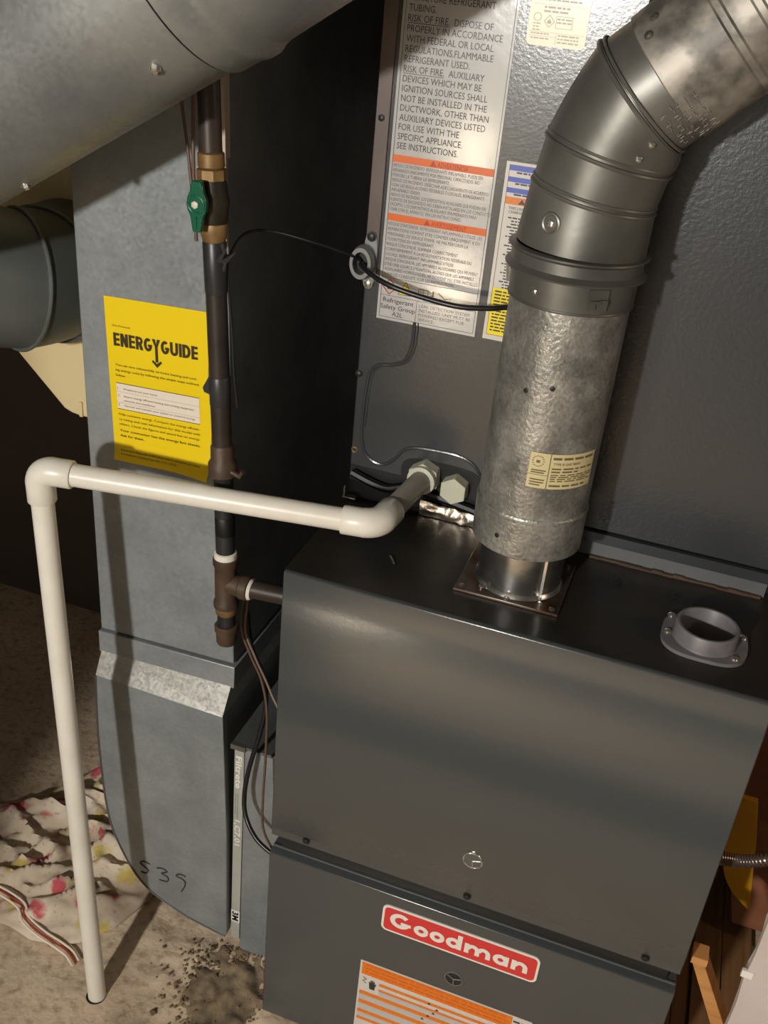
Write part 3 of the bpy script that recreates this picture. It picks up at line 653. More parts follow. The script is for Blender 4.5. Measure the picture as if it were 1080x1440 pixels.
def dirA(a): a = math.radians(a); return (math.sin(a), 0, math.cos(a))
E_ = thing('vent_elbow', 'dull adjustable sheet-metal elbow turning the vent pipe up to the right', 'pipe', va(1.185))
yv = .1105
J = [((.2490, yv, 1.186), 2), ((.2530, yv, 1.236), 9), ((.2600, yv, 1.2745), 12), ((.2800, yv, 1.3240), 44), ((.3060, yv, 1.3480), 46)]
def gore(i, j, r0, r1, name='elbow_gore', m='galv_flat'):
    a, b_ = J[i], J[j]; n = 6
    pts = [Vector(a[0]).lerp(Vector(b_[0]), k/n) for k in range(n+1)]; ds = [dirA(a[1]+(b_[1]-a[1])*k/n) for k in range(n+1)]
    return B().sweep(pts, [r0+(r1-r0)*k/n for k in range(n+1)], 56, caps=False, dirs=ds).build(name, m, E_)
g1 = gore(0, 1, .0632, .0602); g2 = gore(1, 2, .0597, .0603); g3 = gore(2, 3, .0606, .0610); g4 = gore(3, 4, .0592, .0588)
for (c, a), r in ((J[1], .0600), (J[2], .0605), (J[3], .0612)):
    d = Vector(dirA(a)); b = B(); b.ring(Vector(c)-d*.003, d, r, .0020, 64); b.ring(Vector(c)+d*.0025, d, r-.0004, .0016, 64); b.build('elbow_bead', 'galv_flat', E_)
# dimple and rivet on the lowest gore, small tab, rivets
p_, d_ = onband(-112, 1.2130, .0592)
dm = B(); dm.ring(p_, d_, .0085, .0022, 28).sweep([p_-d_*.0015, p_+d_*.0006], .0085, 24); dm.build('dimple', 'galv_flat', g1)
screw('rivet', g1, p_+d_*.0006, d_, .0038, .0028, 'zinc', hexhead=False)
p_, d_ = onband(-66, 1.1960, .0593); B().box((p_.x-.0015, p_.y-.0020, 1.186), (p_.x+.0015, p_.y+.002, 1.2095)).build('tab', 'galv_flat', g1, bevel=.0008)
def ong(i, j, t_, ang, r):
    a = J[i]; b_ = J[j]; c = Vector(a[0]).lerp(Vector(b_[0]), t_); th = math.radians(a[1]+(b_[1]-a[1])*t_); u = Vector((math.cos(th), 0, -math.sin(th))); v = Vector((0, 1, 0)); an = math.radians(ang)
    d = u*math.cos(an)+v*math.sin(an); return c+d*r, d
for t_, an in ((.30, -62), (.72, -58)):
    p_, d_ = ong(2, 3, t_, an, .0605); screw('rivet', g3, p_, d_, .0028, .0022, 'zinc', hexhead=False)
p_, d_ = ong(0, 1, .6, -28, .0595); screw('rivet', g1, p_, d_, .0018, .0014, 'screw', hexhead=False)

U = thing('upper_vent_pipe', 'stained galvanized vent pipe rising to the upper right corner', 'pipe', J[4][0])
a45 = 46; dv = Vector(dirA(a45)); c0 = Vector((.2990, yv, 1.3415))
def uv_(s_): return c0+dv*s_
B().sweep([uv_(0), uv_(.001), uv_(.088)], [.0590, .0607, .0612], 60, caps=False, dirs=[dv]*3).build('pipe_body', 'galv_dirty', U)
B().sweep([uv_(.060), uv_(.062), uv_(.067), uv_(.069), uv_(.086), uv_(.088), uv_(.093), uv_(.095), uv_(.112), uv_(.40)], [.0612, .0640, .0640, .0618, .0622, .0650, .0650, .0628, .0640, .0640], 60, caps=True, dirs=[dv]*10).build('beaded_collar', 'galv_dirty', U)
u_ = Vector((math.cos(math.radians(a45)), 0, -math.sin(math.radians(a45))))
def onu(s_, ang, r=.0612): an = math.radians(ang); d = u_*math.cos(an)+Vector((0, 1, 0))*math.sin(an); return uv_(s_)+d*r, d
for s_, an in ((.010, -128), (.020, -140)):
    p_, d_ = onu(s_, an); screw('pipe_screw', U, p_, d_, .0032, .0022, 'screw', washer=.004)
b = B(); rg = random.Random(3)
for row in range(5):
    for cidx in range(6):
        s_ = .004-row*.0085*0+row*.0; an = -68+cidx*8
        s0 = -.006-.008+row*.0075
        for k in range(3):
            p_, d_ = onu(s0+rg.uniform(-.001, .003), an+rg.uniform(-2, 3), .0617 if s0 > 0 else .0600)
            t_ = d_.cross(dv).normalized(); q = dv if rg.random() < .5 else t_
            b.sweep([p_-q*.0018, p_+q*.0018], .00045, 5)
b.build('stamped_print', 'stamp', U)

# ------------------------------------------------------------------ PVC condensate drain
D = thing('pvc_drain_line', 'white pvc drain pipe running from the coil cabinet down to the floor', 'pipe', (-.244, -.065, 0))
z1_ = .857; e1 = Vector((.0890, .052, z1_)); T = Vector((-.2925, -.032, .868)); ft = Vector((-.244, -.065, -.012))
st = Vector((.101, yc-.018, .8585)); rp = .0133
dh = (T-e1).normalized(); dvv = (ft-T).normalized(); ds = (st-e1).normalized()
B().sweep([e1+ds*.02, st], rp, 32).build('stub_pipe', 'pvc_grey', D)
B().sweep([e1+dh*.02, T-dh*.02], rp, 32).build('cross_pipe', 'pvc', D)
B().sweep([T+dvv*.02, ft], rp, 32).build('down_pipe', 'pvc', D)
def elbow(c, da, db, name, m):
    c = Vector(c); rad = .019; n = 10; ro = .0166
    pts = [c+da*.040, c+da*.0385, c+da*rad]; rs = [ro-.0012, ro, ro]
    for k in range(1, n):
        t_ = k/n; pts.append((c+da*rad)*(1-t_)**2+c*2*t_*(1-t_)+(c+db*rad)*t_*t_); rs.append(ro+.0004)
    pts += [c+db*rad, c+db*.0385, c+db*.040]; rs += [ro, ro, ro-.0012]
    return B().sweep(pts, rs, 32).build(name, m, D)
elbow(e1, ds, dh, 'elbow', 'pvc'); elbow(T, -dh, dvv, 'elbow', 'pvc')
ad = B().sweep([st-ds*.006, st-ds*.005, st+ds*.001, st+ds*.002], [.0150, .0180, .0180, .0150], 32).build('adapter', 'nylon', D)
b = B(); hexprism(b, (st.x, st.z), .0205, st.y+.001, yc+.0005, PI/2+.1); b.build('adapter_hex', 'nylon', D, bevel=.001)
# floor drain hole rim around the pipe foot
B().sweep([(-.2455, -.066, .0006), (-.2455, -.066, .0012)], .0148, 28).build('floor_gap', 'black', D)

# ------------------------------------------------------------------ return air duct with sticker
A = thing('return_duct', 'tall galvanized return duct with curved boot and yellow sticker, left of furnace', 'duct', (-.22, .3, 0))
yd = .11; xl0, xr0 = -.328, -.133
B().add([(-.3215, yd, .545), (-.1135, yd, .552), (-.1525, yd, 1.9), (-.334, yd, 1.9), (-.3215, .62, .545), (-.1135, .62, .552), (-.1525, .62, 1.9), (-.334, .62, 1.9)],
        [(0,1,2,3),(5,4,7,6),(1,5,6,2),(4,0,3,7),(3,2,6,7),(0,4,5,1)]).build('trunk', 'galv', A, bevel=.0015)
B().add([(-.1455, yd-.003, 1.12), (-.1300, yd-.003, 1.12), (-.1520, yd-.003, 1.9), (-.1675, yd-.003, 1.9), (-.1455, yd+.008, 1.12), (-.1300, yd+.008, 1.12), (-.1520, yd+.008, 1.9), (-.1675, yd+.008, 1.9)], [(0,1,2,3),(5,4,7,6),(1,5,6,2),(4,0,3,7),(3,2,6,7),(0,4,5,1)]).build('corner_seam', 'edge_trim', A)
# slip flange
B().add([(-.3240, yd-.004, .5060), (-.1105, yd-.004, .5130), (-.1100, yd-.004, .5490), (-.3240, yd-.004, .5420), (-.3240, .62, .5060), (-.1105, .62, .5130), (-.1100, .62, .5490), (-.3240, .62, .5420)],
        [(0,1,2,3),(5,4,7,6),(1,5,6,2),(4,0,3,7),(3,2,6,7),(0,4,5,1)]).build('slip_flange', 'galv', A, bevel=.001)
# sloping shoulder, then the curved boot
sh = [(-.3205, yd-.003, .5100), (-.1150, yd-.003, .5170), (-.1165, .085, .4767), (-.3180, .085, .4800)]
B().add(sh+[(p[0], .62, p[2]) for p in sh], [(0,1,2,3),(4,7,6,5),(0,4,5,1),(1,5,6,2),(2,6,7,3),(3,7,4,0)]).build('shoulder', 'galv_lit', A)
curve = [(p.x, p.z) for p in bez([(-.3180, 0, .4800), (-.3195, 0, .41), (-.3193, 0, .3443), (-.3130, 0, .2308), (-.2974, 0, .1607), (-.2553, 0, .0837), (-.1915, 0, .0481), (-.1279, 0, .0327), (-.1065, 0, .0295)], 6)]
front = curve+[(-.1045, .035), (-.1075, .25), (-.1165, .4767)]
B().prism(front, .085, .099, 'y').build('boot_front', 'galv', A, bevel=.001)
B().prism([p for p in curve if p[0] < -.13]+[(-.121, .034), (-.121, .4767)], .099, .56, 'y').build('boot', 'galv', A, bevel=.001)
b = B(); b.sweep([(p[0], .0845, p[1]) for p in curve], .0016, 6); b.build('boot_rim', 'galv_flat', A)
# marker digits
b = B(); cx = -.251
def mk(pts): b.sweep(bez([(p[0], .0843, p[1]) for p in pts], 5), .0011, 6)
mk([(-.2395, .1315), (-.2500, .1330), (-.2570, .1275), (-.2500, .1215), (-.2430, .1165), (-.2470, .1080), (-.2560, .1075)])
mk([(-.2270, .1290), (-.2170, .1325), (-.2090, .1280), (-.2190, .1210), (-.2080, .1170), (-.2090, .1070), (-.2230, .1045)])
mk([(-.1760, .1330), (-.1860, .1340), (-.1930, .1275), (-.1830, .1250), (-.1770, .1200), (-.1790, .1080), (-.1840, .0960)])
b.build('marker_digits', 'ink', A)
# yellow energy sticker: slightly curled lower right corner
ux = Vector((1, 0, .040)).normalized(); uy = Vector((.030, 0, -1)).normalized(); EW, EH = .137, .2120; eo = Vector((-.2911, yd-.0006, 1.035))
def EP(u, v, lift=0.):
    lx = max(0, (u-.5)*2)*max(0, (v-.86)/.14); bul = -.010*lx*lx - .004*max(0, (v-.9)/.1)**2
    p = eo+ux*(u*EW)+uy*(v*EH); return Vector((p.x, p.y+bul-lift, p.z))
nu, nv = 14, 22; vs = [EP(i/nu*(1.0+.012*math.sin(j*.55)*(i == nu)), j/nv) for j in range(nv+1) for i in range(nu+1)]
fs = [(j*(nu+1)+i, (j+1)*(nu+1)+i, (j+1)*(nu+1)+i+1, j*(nu+1)+i+1) for j in range(nv) for i in range(nu)]
es = B().add(vs, fs).build('energy_sticker', 'yellow_paper', A, smooth=60)
class EFlat(Flat):
    def __init__(s, lift): s.lift = lift; s.b = B()
    def P(s, u, v): return EP(u/EW, -v/EH, s.lift + 3e-6*(len(s.b.f) % 50))   # u in metres from left, v negative downwards
ew = EFlat(.0003); 
for k in range(10): 
    ew.rect(.009+.0114*k, -.668*EH, .009+.0114*(k+1), -.508*EH)
ew.build('white_field', 'eg_white', es)
ek = EFlat(.0005)
ek.text('(For Furnaces)', .0095, -.168*EH, .0022, width=.024)
# heavy rounded capitals drawn stroke by stroke
vb = -.282*EH; hc = .0165; sk = .0036
def L_(ch, u, w):
    a = u+sk/2; c = u+w-sk/2; t_ = vb+hc-sk/2; bt = vb+sk/2; mid = vb+hc/2
    if ch == 'E': ek.rect(u, vb, u+sk, vb+hc); [ek.rect(u, q-sk*.42, u+w, q+sk*.42) for q in (t_, mid, bt)]
    if ch == 'N': ek.rect(u, vb, u+sk, vb+hc); ek.rect(u+w-sk, vb, u+w, vb+hc); ek.poly([(u, vb+hc), (u+sk*1.1, vb+hc), (u+w, vb), (u+w-sk*1.1, vb)])
    if ch == 'R': ek.rect(u, vb, u+sk, vb+hc); ek.stroke([(u, t_), (u+w*.5, t_)]+[(u+w*.5+(w*.5-sk/2)*math.sin(q), mid+(t_-mid)/2+(t_-mid)/2*math.cos(q)) for q in [PI*k/10 for k in range(11)]]+[(u, mid)], sk*.85); ek.poly([(u+w*.35, mid), (u+w*.35+sk*1.1, mid), (u+w, vb), (u+w-sk*1.1, vb)])
    if ch == 'G': ek.arc(u+w/2, mid, w/2-sk/2, hc/2-sk/2, 50, 360, sk, 22); ek.rect(u+w*.5, mid-sk*.7, u+w, mid+sk*.15)
    if ch == 'Y': ek.poly([(u, vb+hc), (u+sk*1.2, vb+hc), (u+w/2, mid+sk*.4), (u+w-sk*1.2, vb+hc), (u+w, vb+hc), (u+w/2+sk/2, mid-sk*.3), (u+w/2+sk/2, vb-.0120), (u+w/2-sk/2, vb-.0120), (u+w/2-sk/2, mid-sk*.3)]); ek.poly([(u+w/2, vb-.0190), (u+w/2+.0068, vb-.0120), (u+w/2+.0055, vb-.0098), (u+w/2, vb-.0140), (u+w/2-.0055, vb-.0098), (u+w/2-.0068, vb-.0120)])
    if ch == 'U': ek.stroke([(a, vb+hc)]+[((a+c)/2-(c-a)/2*math.cos(q), vb+hc*.36-(hc*.36-sk/2)*math.sin(q)) for q in [PI*k/10 for k in range(11)]]+[(c, vb+hc)], sk)
    if ch == 'I': ek.rect(u, vb, u+sk, vb+hc)
    if ch == 'D': ek.rect(u, vb, u+sk, vb+hc); ek.stroke([(u, t_), (u+w*.4, t_)]+[(u+w*.4+(w*.6-sk/2)*math.sin(q), mid+(t_-mid)*math.cos(q)) for q in [PI*k/12 for k in range(13)]]+[(u, bt)], sk)
u = .0098
for ch, w in [(c_, w_*.93) for c_, w_ in (('E', .0090), ('N', .0110), ('E', .0090), ('R', .0105), ('G', .0120), ('Y', .0120), ('G', .0120), ('U', .0115), ('I', .0036), ('D', .0115), ('E', .0090))]:
    if ch == 'Y': u -= .0012
    L_(ch, u, w); u += w+(.0006 if ch == 'Y' else .00115)
for j, s_ in enumerate(["You can save substantially on home heating and cool-", "ing energy costs by following the simple steps outlined", "below:"]): ek.text(s_, .0098, -(.402+.0315*j)*EH, .0030, width=text_geo(s_)[2]*.113/text_geo("ing energy costs by following the simple steps outlined")[2])
for j, (n_, s_) in enumerate((("1.", "Weatherproof your home."), ("2.", "Assure energy efficient heating and cooling equipment"), ("", "selection and installation."), ("3.", "Operate and maintain your system to conserve energy."))):
    v = -(.545, .590, .616, .648)[j]*EH
    if n_: ek.text(n_, .0105, v, .0030)
    ek.text(s_, .0185, v, .0025, width=text_geo(s_)[2]*.099/text_geo("Operate and maintain your system to conserve energy.")[2])
for q in (.507, .668): ek.rect(.009, -q*EH-.0004, .123, -q*EH+.0004)
for q in (.560, .628): ek.rect(.009, -q*EH, .123, -q*EH+.0002)
for j, s_ in enumerate(["Help conserve energy. Compare the energy efficien-", "cy rating and cost information for this model with", "others. Check the figures and spend less on energy."]): ek.text(s_, .0098, -(.708+.0315*j)*EH, .0031, width=.113)
ek.text("Your contractor has the energy fact sheets.", .0098, -.812*EH, .0033, width=.113, bold=.012).text("Ask for them.", .0098, -.845*EH, .0033, width=.034, bold=.012)
ek.text("Important: Removal of this label before consumer purchase", .0098, -.938*EH, .0026, width=.113, bold=.01).text("is a violation of federal law (42 U.S.C. 6302).", .0098, -.962*EH, .0024, width=.080)
ek.build('lettering', 'eg_brown', es, True)

# ------------------------------------------------------------------ gas pipe
G = thing('gas_pipe', 'black iron gas pipe with green-handled valve beside the return duct', 'pipe', (-.093, .04, .655))
yg = .045; B.rs = .85
def gx(z): return -.1194+(1.2843-z)*.0495 if z > .80 else -.0958+(.8104-z)*.025
def gp(z, dx=0, dy=0): return (gx(z)+dx, yg+dy, z)
rg_ = .0134
B().sweep([gp(1.9), gp(1.228)], rg_, 24).build('riser_pipe', 'gas_pipe', G)
B().sweep([gp(1.230), gp(1.2285), gp(1.216), gp(1.2145)], [.0135, .0158, .0160, .0145], 24).build('thread_sleeve', 'brass_dull', G)
vb_ = bpy.data.objects.new('shutoff_valve', None); COL.objects.link(vb_); vb_.parent = G; vb_.location = Vector(gp(1.18))-Vector((-.093, .04, .655))
B().sweep([gp(1.2145), gp(1.2135), gp(1.2035), gp(1.2025)], [.0150, .0178, .0178, .0160], 8, phase=.2).build('valve_nut', 'brass_dull', vb_)
B().sweep([gp(1.2030), gp(1.200), gp(1.190), gp(1.182), gp(1.172), gp(1.163), gp(1.1605)], [.0165, .0175, .0185, .0205, .0185, .0175, .0165], 24).build('valve_body', 'valve_body', vb_)
B().sweep([gp(1.1610), gp(1.1595), gp(1.1490), gp(1.1420)], [.0165, .0172, .0160, .0138], 24).build('valve_end', 'brass_dull', vb_)
hx, hz = gx(1.18)-.0030, 1.1835; hy = yg-.026
lever = []
for q, hw in ((-.0275, .0050), (-.020, .0066), (-.012, .0082), (-.006, .0118), (0, .0128), (.006, .0118), (.012, .0085), (.018, .0075), (.0225, .0055)): lever.append((hw, q))
lever = [(h*.86, q) for h, q in lever]
poly = [(hx-h, hz+q) for h, q in lever]+[(hx+h, hz+q) for h, q in lever[::-1]]
lv = B().prism(poly, hy-.0035, hy+.0035, 'y').build('lever', 'green', vb_, bevel=.0014)
B().sweep([(hx, hy, hz), (hx, yg-.01, hz)], .0060, 14).build('valve_stem', 'brass_dull', vb_)
screw('lever_nut', vb_, (hx, hy-.0035, hz), (0, -1, 0), .0046, .003, 'brass_light' if 'brass_light' in M else 'nylon')
B().ring((hx, hy-.0035, hz), (0, 1, 0), .0085, .0012, 24).build('lever_rib', 'green', vb_)
B().sweep([(hx, hy-.0036, hz-.024), (hx, hy-.0042, hz-.012)], .0012, 8).build('lever_rib', 'green', vb_)
B().sweep([gp(1.1430), gp(1.1415), gp(1.09), gp(1.088)], [.0136, .0146, .0142, .0134], 24).build('taped_joint', 'gas_black', G)
# tape ends sticking out
b = B()
for q in ((.010, -.010, 1.1420, .012), (.016, .0, 1.138, .016)):
    x = gx(1.13)+q[0]; b.add([(x-.004, yg-.013, 1.125), (x+.004, yg-.013, 1.125), (x+q[3], yg-.014, q[2]+.002), (x+.002, yg-.015, 1.130)], [(0, 1, 2, 3)])
b.sweep([gp(1.143, .012, -.006), gp(1.128, .0145, -.004), gp(1.115, .012, -.004)], .0032, 8)
b.build('tape_tail', 'gas_black', G)
B().sweep([gp(1.09), gp(.985), gp(.905)], rg_, 24).build('long_nipple', 'gas_pipe', G)
B().sweep([gp(.996), gp(.995), gp(.963), gp(.962)], [.0134, .0141, .0141, .0134], 24).build('tape_wrap', 'gas_black', G)
b = B().add([gp(.995, -.0100, -.006), gp(.982, -.0165, -.009), gp(.977, -.0150, -.009), gp(.974, -.0098, -.006)], [(0, 1, 2, 3)]); b.build('tape_tail', 'gas_black', G)
B().sweep([gp(.914), gp(.911), gp(.897), gp(.891), gp(.877), gp(.874)], [.0138, .0158, .0155, .0198, .0200, .0160], 20).build('union_fitting', 'iron_brown', G)
B().sweep([gp(.886, .010, -.006), gp(.882, .025, -.006), gp(.889, .028, -.006)], .0038, 8).build('loose_strap', 'iron_brown', G)
B().sweep([gp(.876), gp(.768)], .0136, 24).build('short_nipple', 'gas_black', G)
B().sweep([gp(.822), gp(.8215), gp(.798), gp(.7975)], [.0137, .0141, .0141, .0137], 24).build('tape_wrap', 'black', G)
B().sweep([gp(.7735), gp(.772), gp(.765), gp(.763)], [.0136, .0160, .0166, .0158], 20).build('thread_sealant', 'sealant', G)
tz = .7290
b = B(); b.sweep([gp(.7655), gp(.7640), gp(.7560), gp(.7530), gp(.7060), gp(.7030), gp(.6960), gp(.6945)], [.0165, .0182, .0182, .0160, .0160, .0182, .0182, .0165], 24)
b.sweep([gp(tz), gp(tz, .020), gp(tz, .022), gp(tz, .0315), gp(tz, .033)], [.0150, .0158, .0180, .0180, .0165], 24); b.build('tee', 'iron_brown', G)
B().sweep([gp(tz, .031), gp(tz, .034), gp(tz, .0365)], [.0168, .0160, .0140], 20).build('thread_sealant', 'sealant', G)
B().sweep([gp(tz, .02), (.0018, yg+.004, tz+.003)], rg_, 24).build('branch_pipe', 'gas_pipe', G)
B().sweep([gp(.6950), gp(.6935), gp(.686), gp(.684)], [.0160, .0163, .0155, .0136], 20).build('drip_thread', 'brass_dull', G)
B().sweep([gp(.69), gp(.664)], .0132, 24).build('drip_nipple', 'gas_black', G)
B().sweep([gp(.6680), gp(.6665), gp(.6590), gp(.6580), gp(.6420), gp(.6400), gp(.6392)], [.0160, .0176, .0176, .0156, .0152, .0140, .008], 24).build('drip_cap', 'iron_brown', G)

B.rs = 1.0
# ------------------------------------------------------------------ cables
def cable(name, pts, r, m, label, group=None, n=8):
    o_ = B().sweep(bez(pts, n), r, 10).build(name, m); return tag(o_, label, 'cable', group)
cable('control_cable', [(-.002, yc-.010, 1.105), (.012, yc-.024, 1.1015), (.040, yc-.034, 1.0945), (.075, yc-.034, 1.0885), (.120, yc-.034, 1.0850), (.155, yc-.026, 1.0870), (.185, yc-.0150, 1.0905), (.26, yc-.0060, 1.094)], .0031, 'cable_black', 'short black cable from the round clamp running across the stickers behind the vent pipe')
cable('sensor_wire', [(-.1115, .062, 1.10), (-.108, .09, 1.135), (-.095, .13, 1.139), (-.045, .15, 1.130), (-.012, .176, 1.116), (-.003, yc-.010, 1.1085)], .0016, 'cable_black', 'thin dark wire stretched across the dark gap to the round clamp')
cable('tie_cord', [(-.1010, .055, 1.128), (-.0985, .05, 1.10), (-.0945, .052, 1.05), (-.090, .05, 1.0), (-.086, .052, .96)], .0014, 'cable_black', 'thin dark cord hanging down the right side of the gas pipe')
cable('thermostat_wire', [(-.175, .088, 1.30), (-.1725, .088, 1.262), (-.1655, .086, 1.222), (-.1570, .080, 1.178), (-.150, .075, 1.14)], .0018, 'cable_brown', 'thin brown wire angling left of the gas pipe above the green handle', 'brown wires beside the upper gas pipe')
cable('thermostat_wire', [(-.1560, .080, 1.31), (-.1555, .080, 1.262), (-.1545, .078, 1.215), (-.1525, .077, 1.175), (-.149, .074, 1.13)], .0020, 'cable_brown', 'thin brown wire hanging straight beside the upper gas pipe', 'brown wires beside the upper gas pipe')
cable('blower_cable', [(-.084, .085, .665), (-.078, .09, .605), (-.060, .09, .565), (-.0535, .088, .520), (-.0575, .082, .475), (-.068, .072, .412), (-.0720, .068, .365), (-.0640, .058, .335), (-.040, .044, .315), (-.008, .038, .302), (.0015, .040, .298)], .0034, 'cable_black', 'black cable looping down from the gas pipe into the furnace side')
cable('low_voltage_wire', [(-.088, .088, .690), (-.0880, .080, .640), (-.074, .080, .600), (-.058, .080, .566), (-.046, .075, .520), (-.043, .070, .44), (-.040, .060, .38), (-.034, .052, .33), (-.014, .050, .295), (.0015, .052, .280)], .0018, 'cable_brown', 'brown wire hanging behind the black cable beside the furnace', 'low voltage wires by the furnace')
cable('low_voltage_wire', [(-.082, .086, .690), (-.0815, .078, .640), (-.068, .078, .604), (-.052, .078, .572), (-.034, .07, .548), (-.008, .055, .528), (.0015, .052, .522)], .0018, 'cable_tan', 'tan wire slanting from the drip cap to the furnace side', 'low voltage wires by the furnace')

# ------------------------------------------------------------------ filter rack and filter
Q = thing('filter_rack', 'galvanized filter rack between the duct boot and the furnace', 'rack', (-.05, .35, 0))
B().box((-.0855, .094, .0), (.0, .60, .425)).build('housing', 'galv', Q, bevel=.001)
B().box((-.1050, .090, .4255), (.0, .62, .4295)).build('top_plate', 'galv_dark', Q, bevel=.0008)
B().box((-.1050, .088, .4220), (-.0820, .093, .4302)).build('slot_lip', 'galv_flat', Q)
B().box((-.1040, .56, 0.0), (-.0855, .60, .425)).build('slot_back', 'black', Q)
fl = B().box((-.1020, .095, .020), (-.0870, .54, .4215)).build('air_filter', 'filter_board', None, bevel=.0008)
tag(fl, 'flat cardboard-edged air filter slotted upright into the filter rack', 'filter')
# print reads upside down, bottom to top along the edge
of = (-.0985, .122, .0); fp = Flat((-.1067, .122, .0), (0, 0, 1), (-1, 0, 0), .0003)
fp.n = Vector((0, -.0004, 0))
class FFlat(Flat):
    def __init__(s): s.b = B()
    def P(s, u, v): return Vector((-.1150+v, .0946, u))
ff = FFlat(); 
class FDown(FFlat):
    def P(s, u, v): return Vector((-.1150+.0165-v, .0946, u))
def vtext(f, t_, zc, cap, ln, bold=.0):
    vs_, fs_, w0, ch = text_geo(t_, bold)
    # letters turned so that they run down the edge, tops to the right
    f.b.add([Vector((-.0945-cap/2+y*cap/ch, .0946, zc+ln/2-x*ln/w0)) for x, y in vs_], fs_)
fw = FFlat(); vtext(fw, 'Filtrete', .374, .0090, .062, .03); fw.build('brand_lettering', 'filter_white', fl)
fw = FFlat(); vtext(fw, '1,C7,01', .254, .0085, .052, .02); fw.build('number_lettering', 'filter_white', fl)
f3 = FFlat(); f3.b.add([(-.1018, .0948, .058), (-.0872, .0948, .058), (-.0872, .0948, .084), (-.1018, .0948, .084)], [(0, 1, 2, 3)]); f3.build('white_patch', 'filter_white', fl)
f4 = FFlat(); vtext(f4, '3M', .071, .0100, .020, .04)
f4.build('black_lettering', 'black', fl)
ff.b.add([(-.0990, .0946, .292), (-.0983, .0946, .292), (-.0983, .0946, .332), (-.0990, .0946, .332)], [(0, 1, 2, 3)]); ff.b.add([(-.0955, .0946, .284), (-.0948, .0946, .284), (-.0948, .0946, .332), (-.0955, .0946, .332)], [(0, 1, 2, 3)]); ff.build('rule_lines', 'clamp_grey', fl)

# ------------------------------------------------------------------ big round duct, upper left
O = thing('round_duct', 'large round galvanized duct crossing the upper left corner', 'duct', (-.2, -.07, 1.33))
ang = math.atan2(1.3113-1.1749, -.0536+.2809); ax_ = Vector((math.cos(ang), 0, math.sin(ang))); nrm = Vector((-math.sin(ang), 0, math.cos(ang)))
rd = .0885; pb = Vector((-.0536, -.07, 1.3113))+nrm*(rd-.001)+ax_*.017
def od(s_): return pb+ax_*s_
B().sweep([od(-.75), od(-.30), od(.012)], [rd]*3, 72, caps=True, dirs=[ax_]*3).build('duct_body', 'galv_duct', O)
B().sweep([od(.006), od(.0065), od(.030), od(.034), od(.040), od(.044), od(.055)], [rd, rd+.0038, rd+.0038, rd+.0060, rd+.0060, rd+.0036, rd+.0012], 72, caps=False, dirs=[ax_]*7).build('collar', 'galv_duct', O)
a2 = ang+.16; ax2 = Vector((math.cos(a2), 0, math.sin(a2))); a3 = ang+.50; ax3 = Vector((math.cos(a3), 0, math.sin(a3)))
P1 = od(.055); P2 = P1+ax_*.113+nrm*.001; P3 = P2+ax3*.09
B().sweep([P1, P1.lerp(P2, .5), P2], [rd+.0012, rd, rd-.001], 72, caps=False, dirs=[ax_, ax2, (ax2+ax3)/2]).build('elbow_gore', 'galv_duct', O)
B().ring(P2, (ax2+ax3)/2, rd-.001, .0022, 72).build('gore_bead', 'galv_duct', O)
B().sweep([P2, P3, P3+ax3*.3], [rd-.001, rd-.001, rd-.001], 72, caps=True, dirs=[(ax2+ax3)/2, ax3, ax3]).build('elbow_gore', 'galv_duct', O)
B().ring(od(.0052), ax_, rd+.0012, .0016, 72).build('collar_gap', 'black', O)
def ono(s_, a, r=rd):
    a = math.radians(a); d = nrm*math.sin(a)+Vector((0, -1, 0))*math.cos(a); return od(s_)+d*r, d
for s_, a, m_ in ((-.030, -50, 'zinc'), (-.232, -80, 'zinc'), (.020, -20, 'dark_screw')):
    p_, d_ = ono(s_, a, rd if s_ < 0 else rd+.0023); screw('duct_screw', O, p_, d_, .0040, .004, m_, washer=.0048)
b = B()
for s_, a in ((-.272, 14), (-.268, 18), (-.275, 22)):
    p_, d_ = ono(s_, a); q_, _ = ono(s_+.012, a-6, rd+.0003); b.sweep([p_, q_], .0009, 6)
b.build('marker_scrawl', 'ink', O)

# ------------------------------------------------------------------ cream panel and the small duct elbow behind
c_ = B().prism([(-.700, 1.60), (-.700, 1.02), (-.5511, .8511), (-.482, .7830), (-.470, .7785), (-.455, .7765), (-.336, .7765), (-.336, 1.60)], .28, .296, 'y').build('cream_panel', 'cream_panel', None, bevel=.0015)
tag(c_, 'cream painted panel with a slanted lower edge behind the return duct', 'panel')
bb = B().box((-.4545, .2765, .777), (-.4495, .28, .800)); bb.build('edge_clip', 'cream_panel', c_)
H_ = thing('duct_elbow', 'dull grey round duct elbow on the cream panel, left edge of view', 'duct', (-.46, .27, 1.0))
he = Vector((-.4530, .277, 1.002)); rr = .0905
pts = []; dsx = []; rads = []
stages = [(0, 0), (.05, 0)]
def hel(s_):
    return he+Vector((0, -s_, 0))
p0 = hel(0); p1 = hel(.055)
B().sweep([p0, p0+Vector((0, -.001, 0)), p1], [rr*.97, rr, rr], 56, caps=False, dirs=[(0, -1, 0)]*3).build('collar', 'galv_dark', H_)
prev = p1; dirp = Vector((0, -1, 0))
for k, (an, ln) in enumerate(((16, .048), (42, .060), (70, .075))):
    a = math.radians(an); nd = Vector((-math.sin(a)*.88, -math.cos(a), .30*math.sin(a))).normalized(); q = prev+nd*ln
    an2 = math.radians(an+13); ndd = Vector((-math.sin(an2)*.88, -math.cos(an2), .30*math.sin(an2))).normalized()
    B().sweep([prev, prev.lerp(q, .5), q], [rr-.003, rr-.002, rr-.001], 56, caps=(k == 2), dirs=[dirp, nd, ndd]).build('elbow_gore', 'galv_dark', H_)
    B().ring(prev, dirp, rr-.001, .0028, 56).build('gore_bead', 'galv_dark', H_)
    prev = q; dirp = ndd

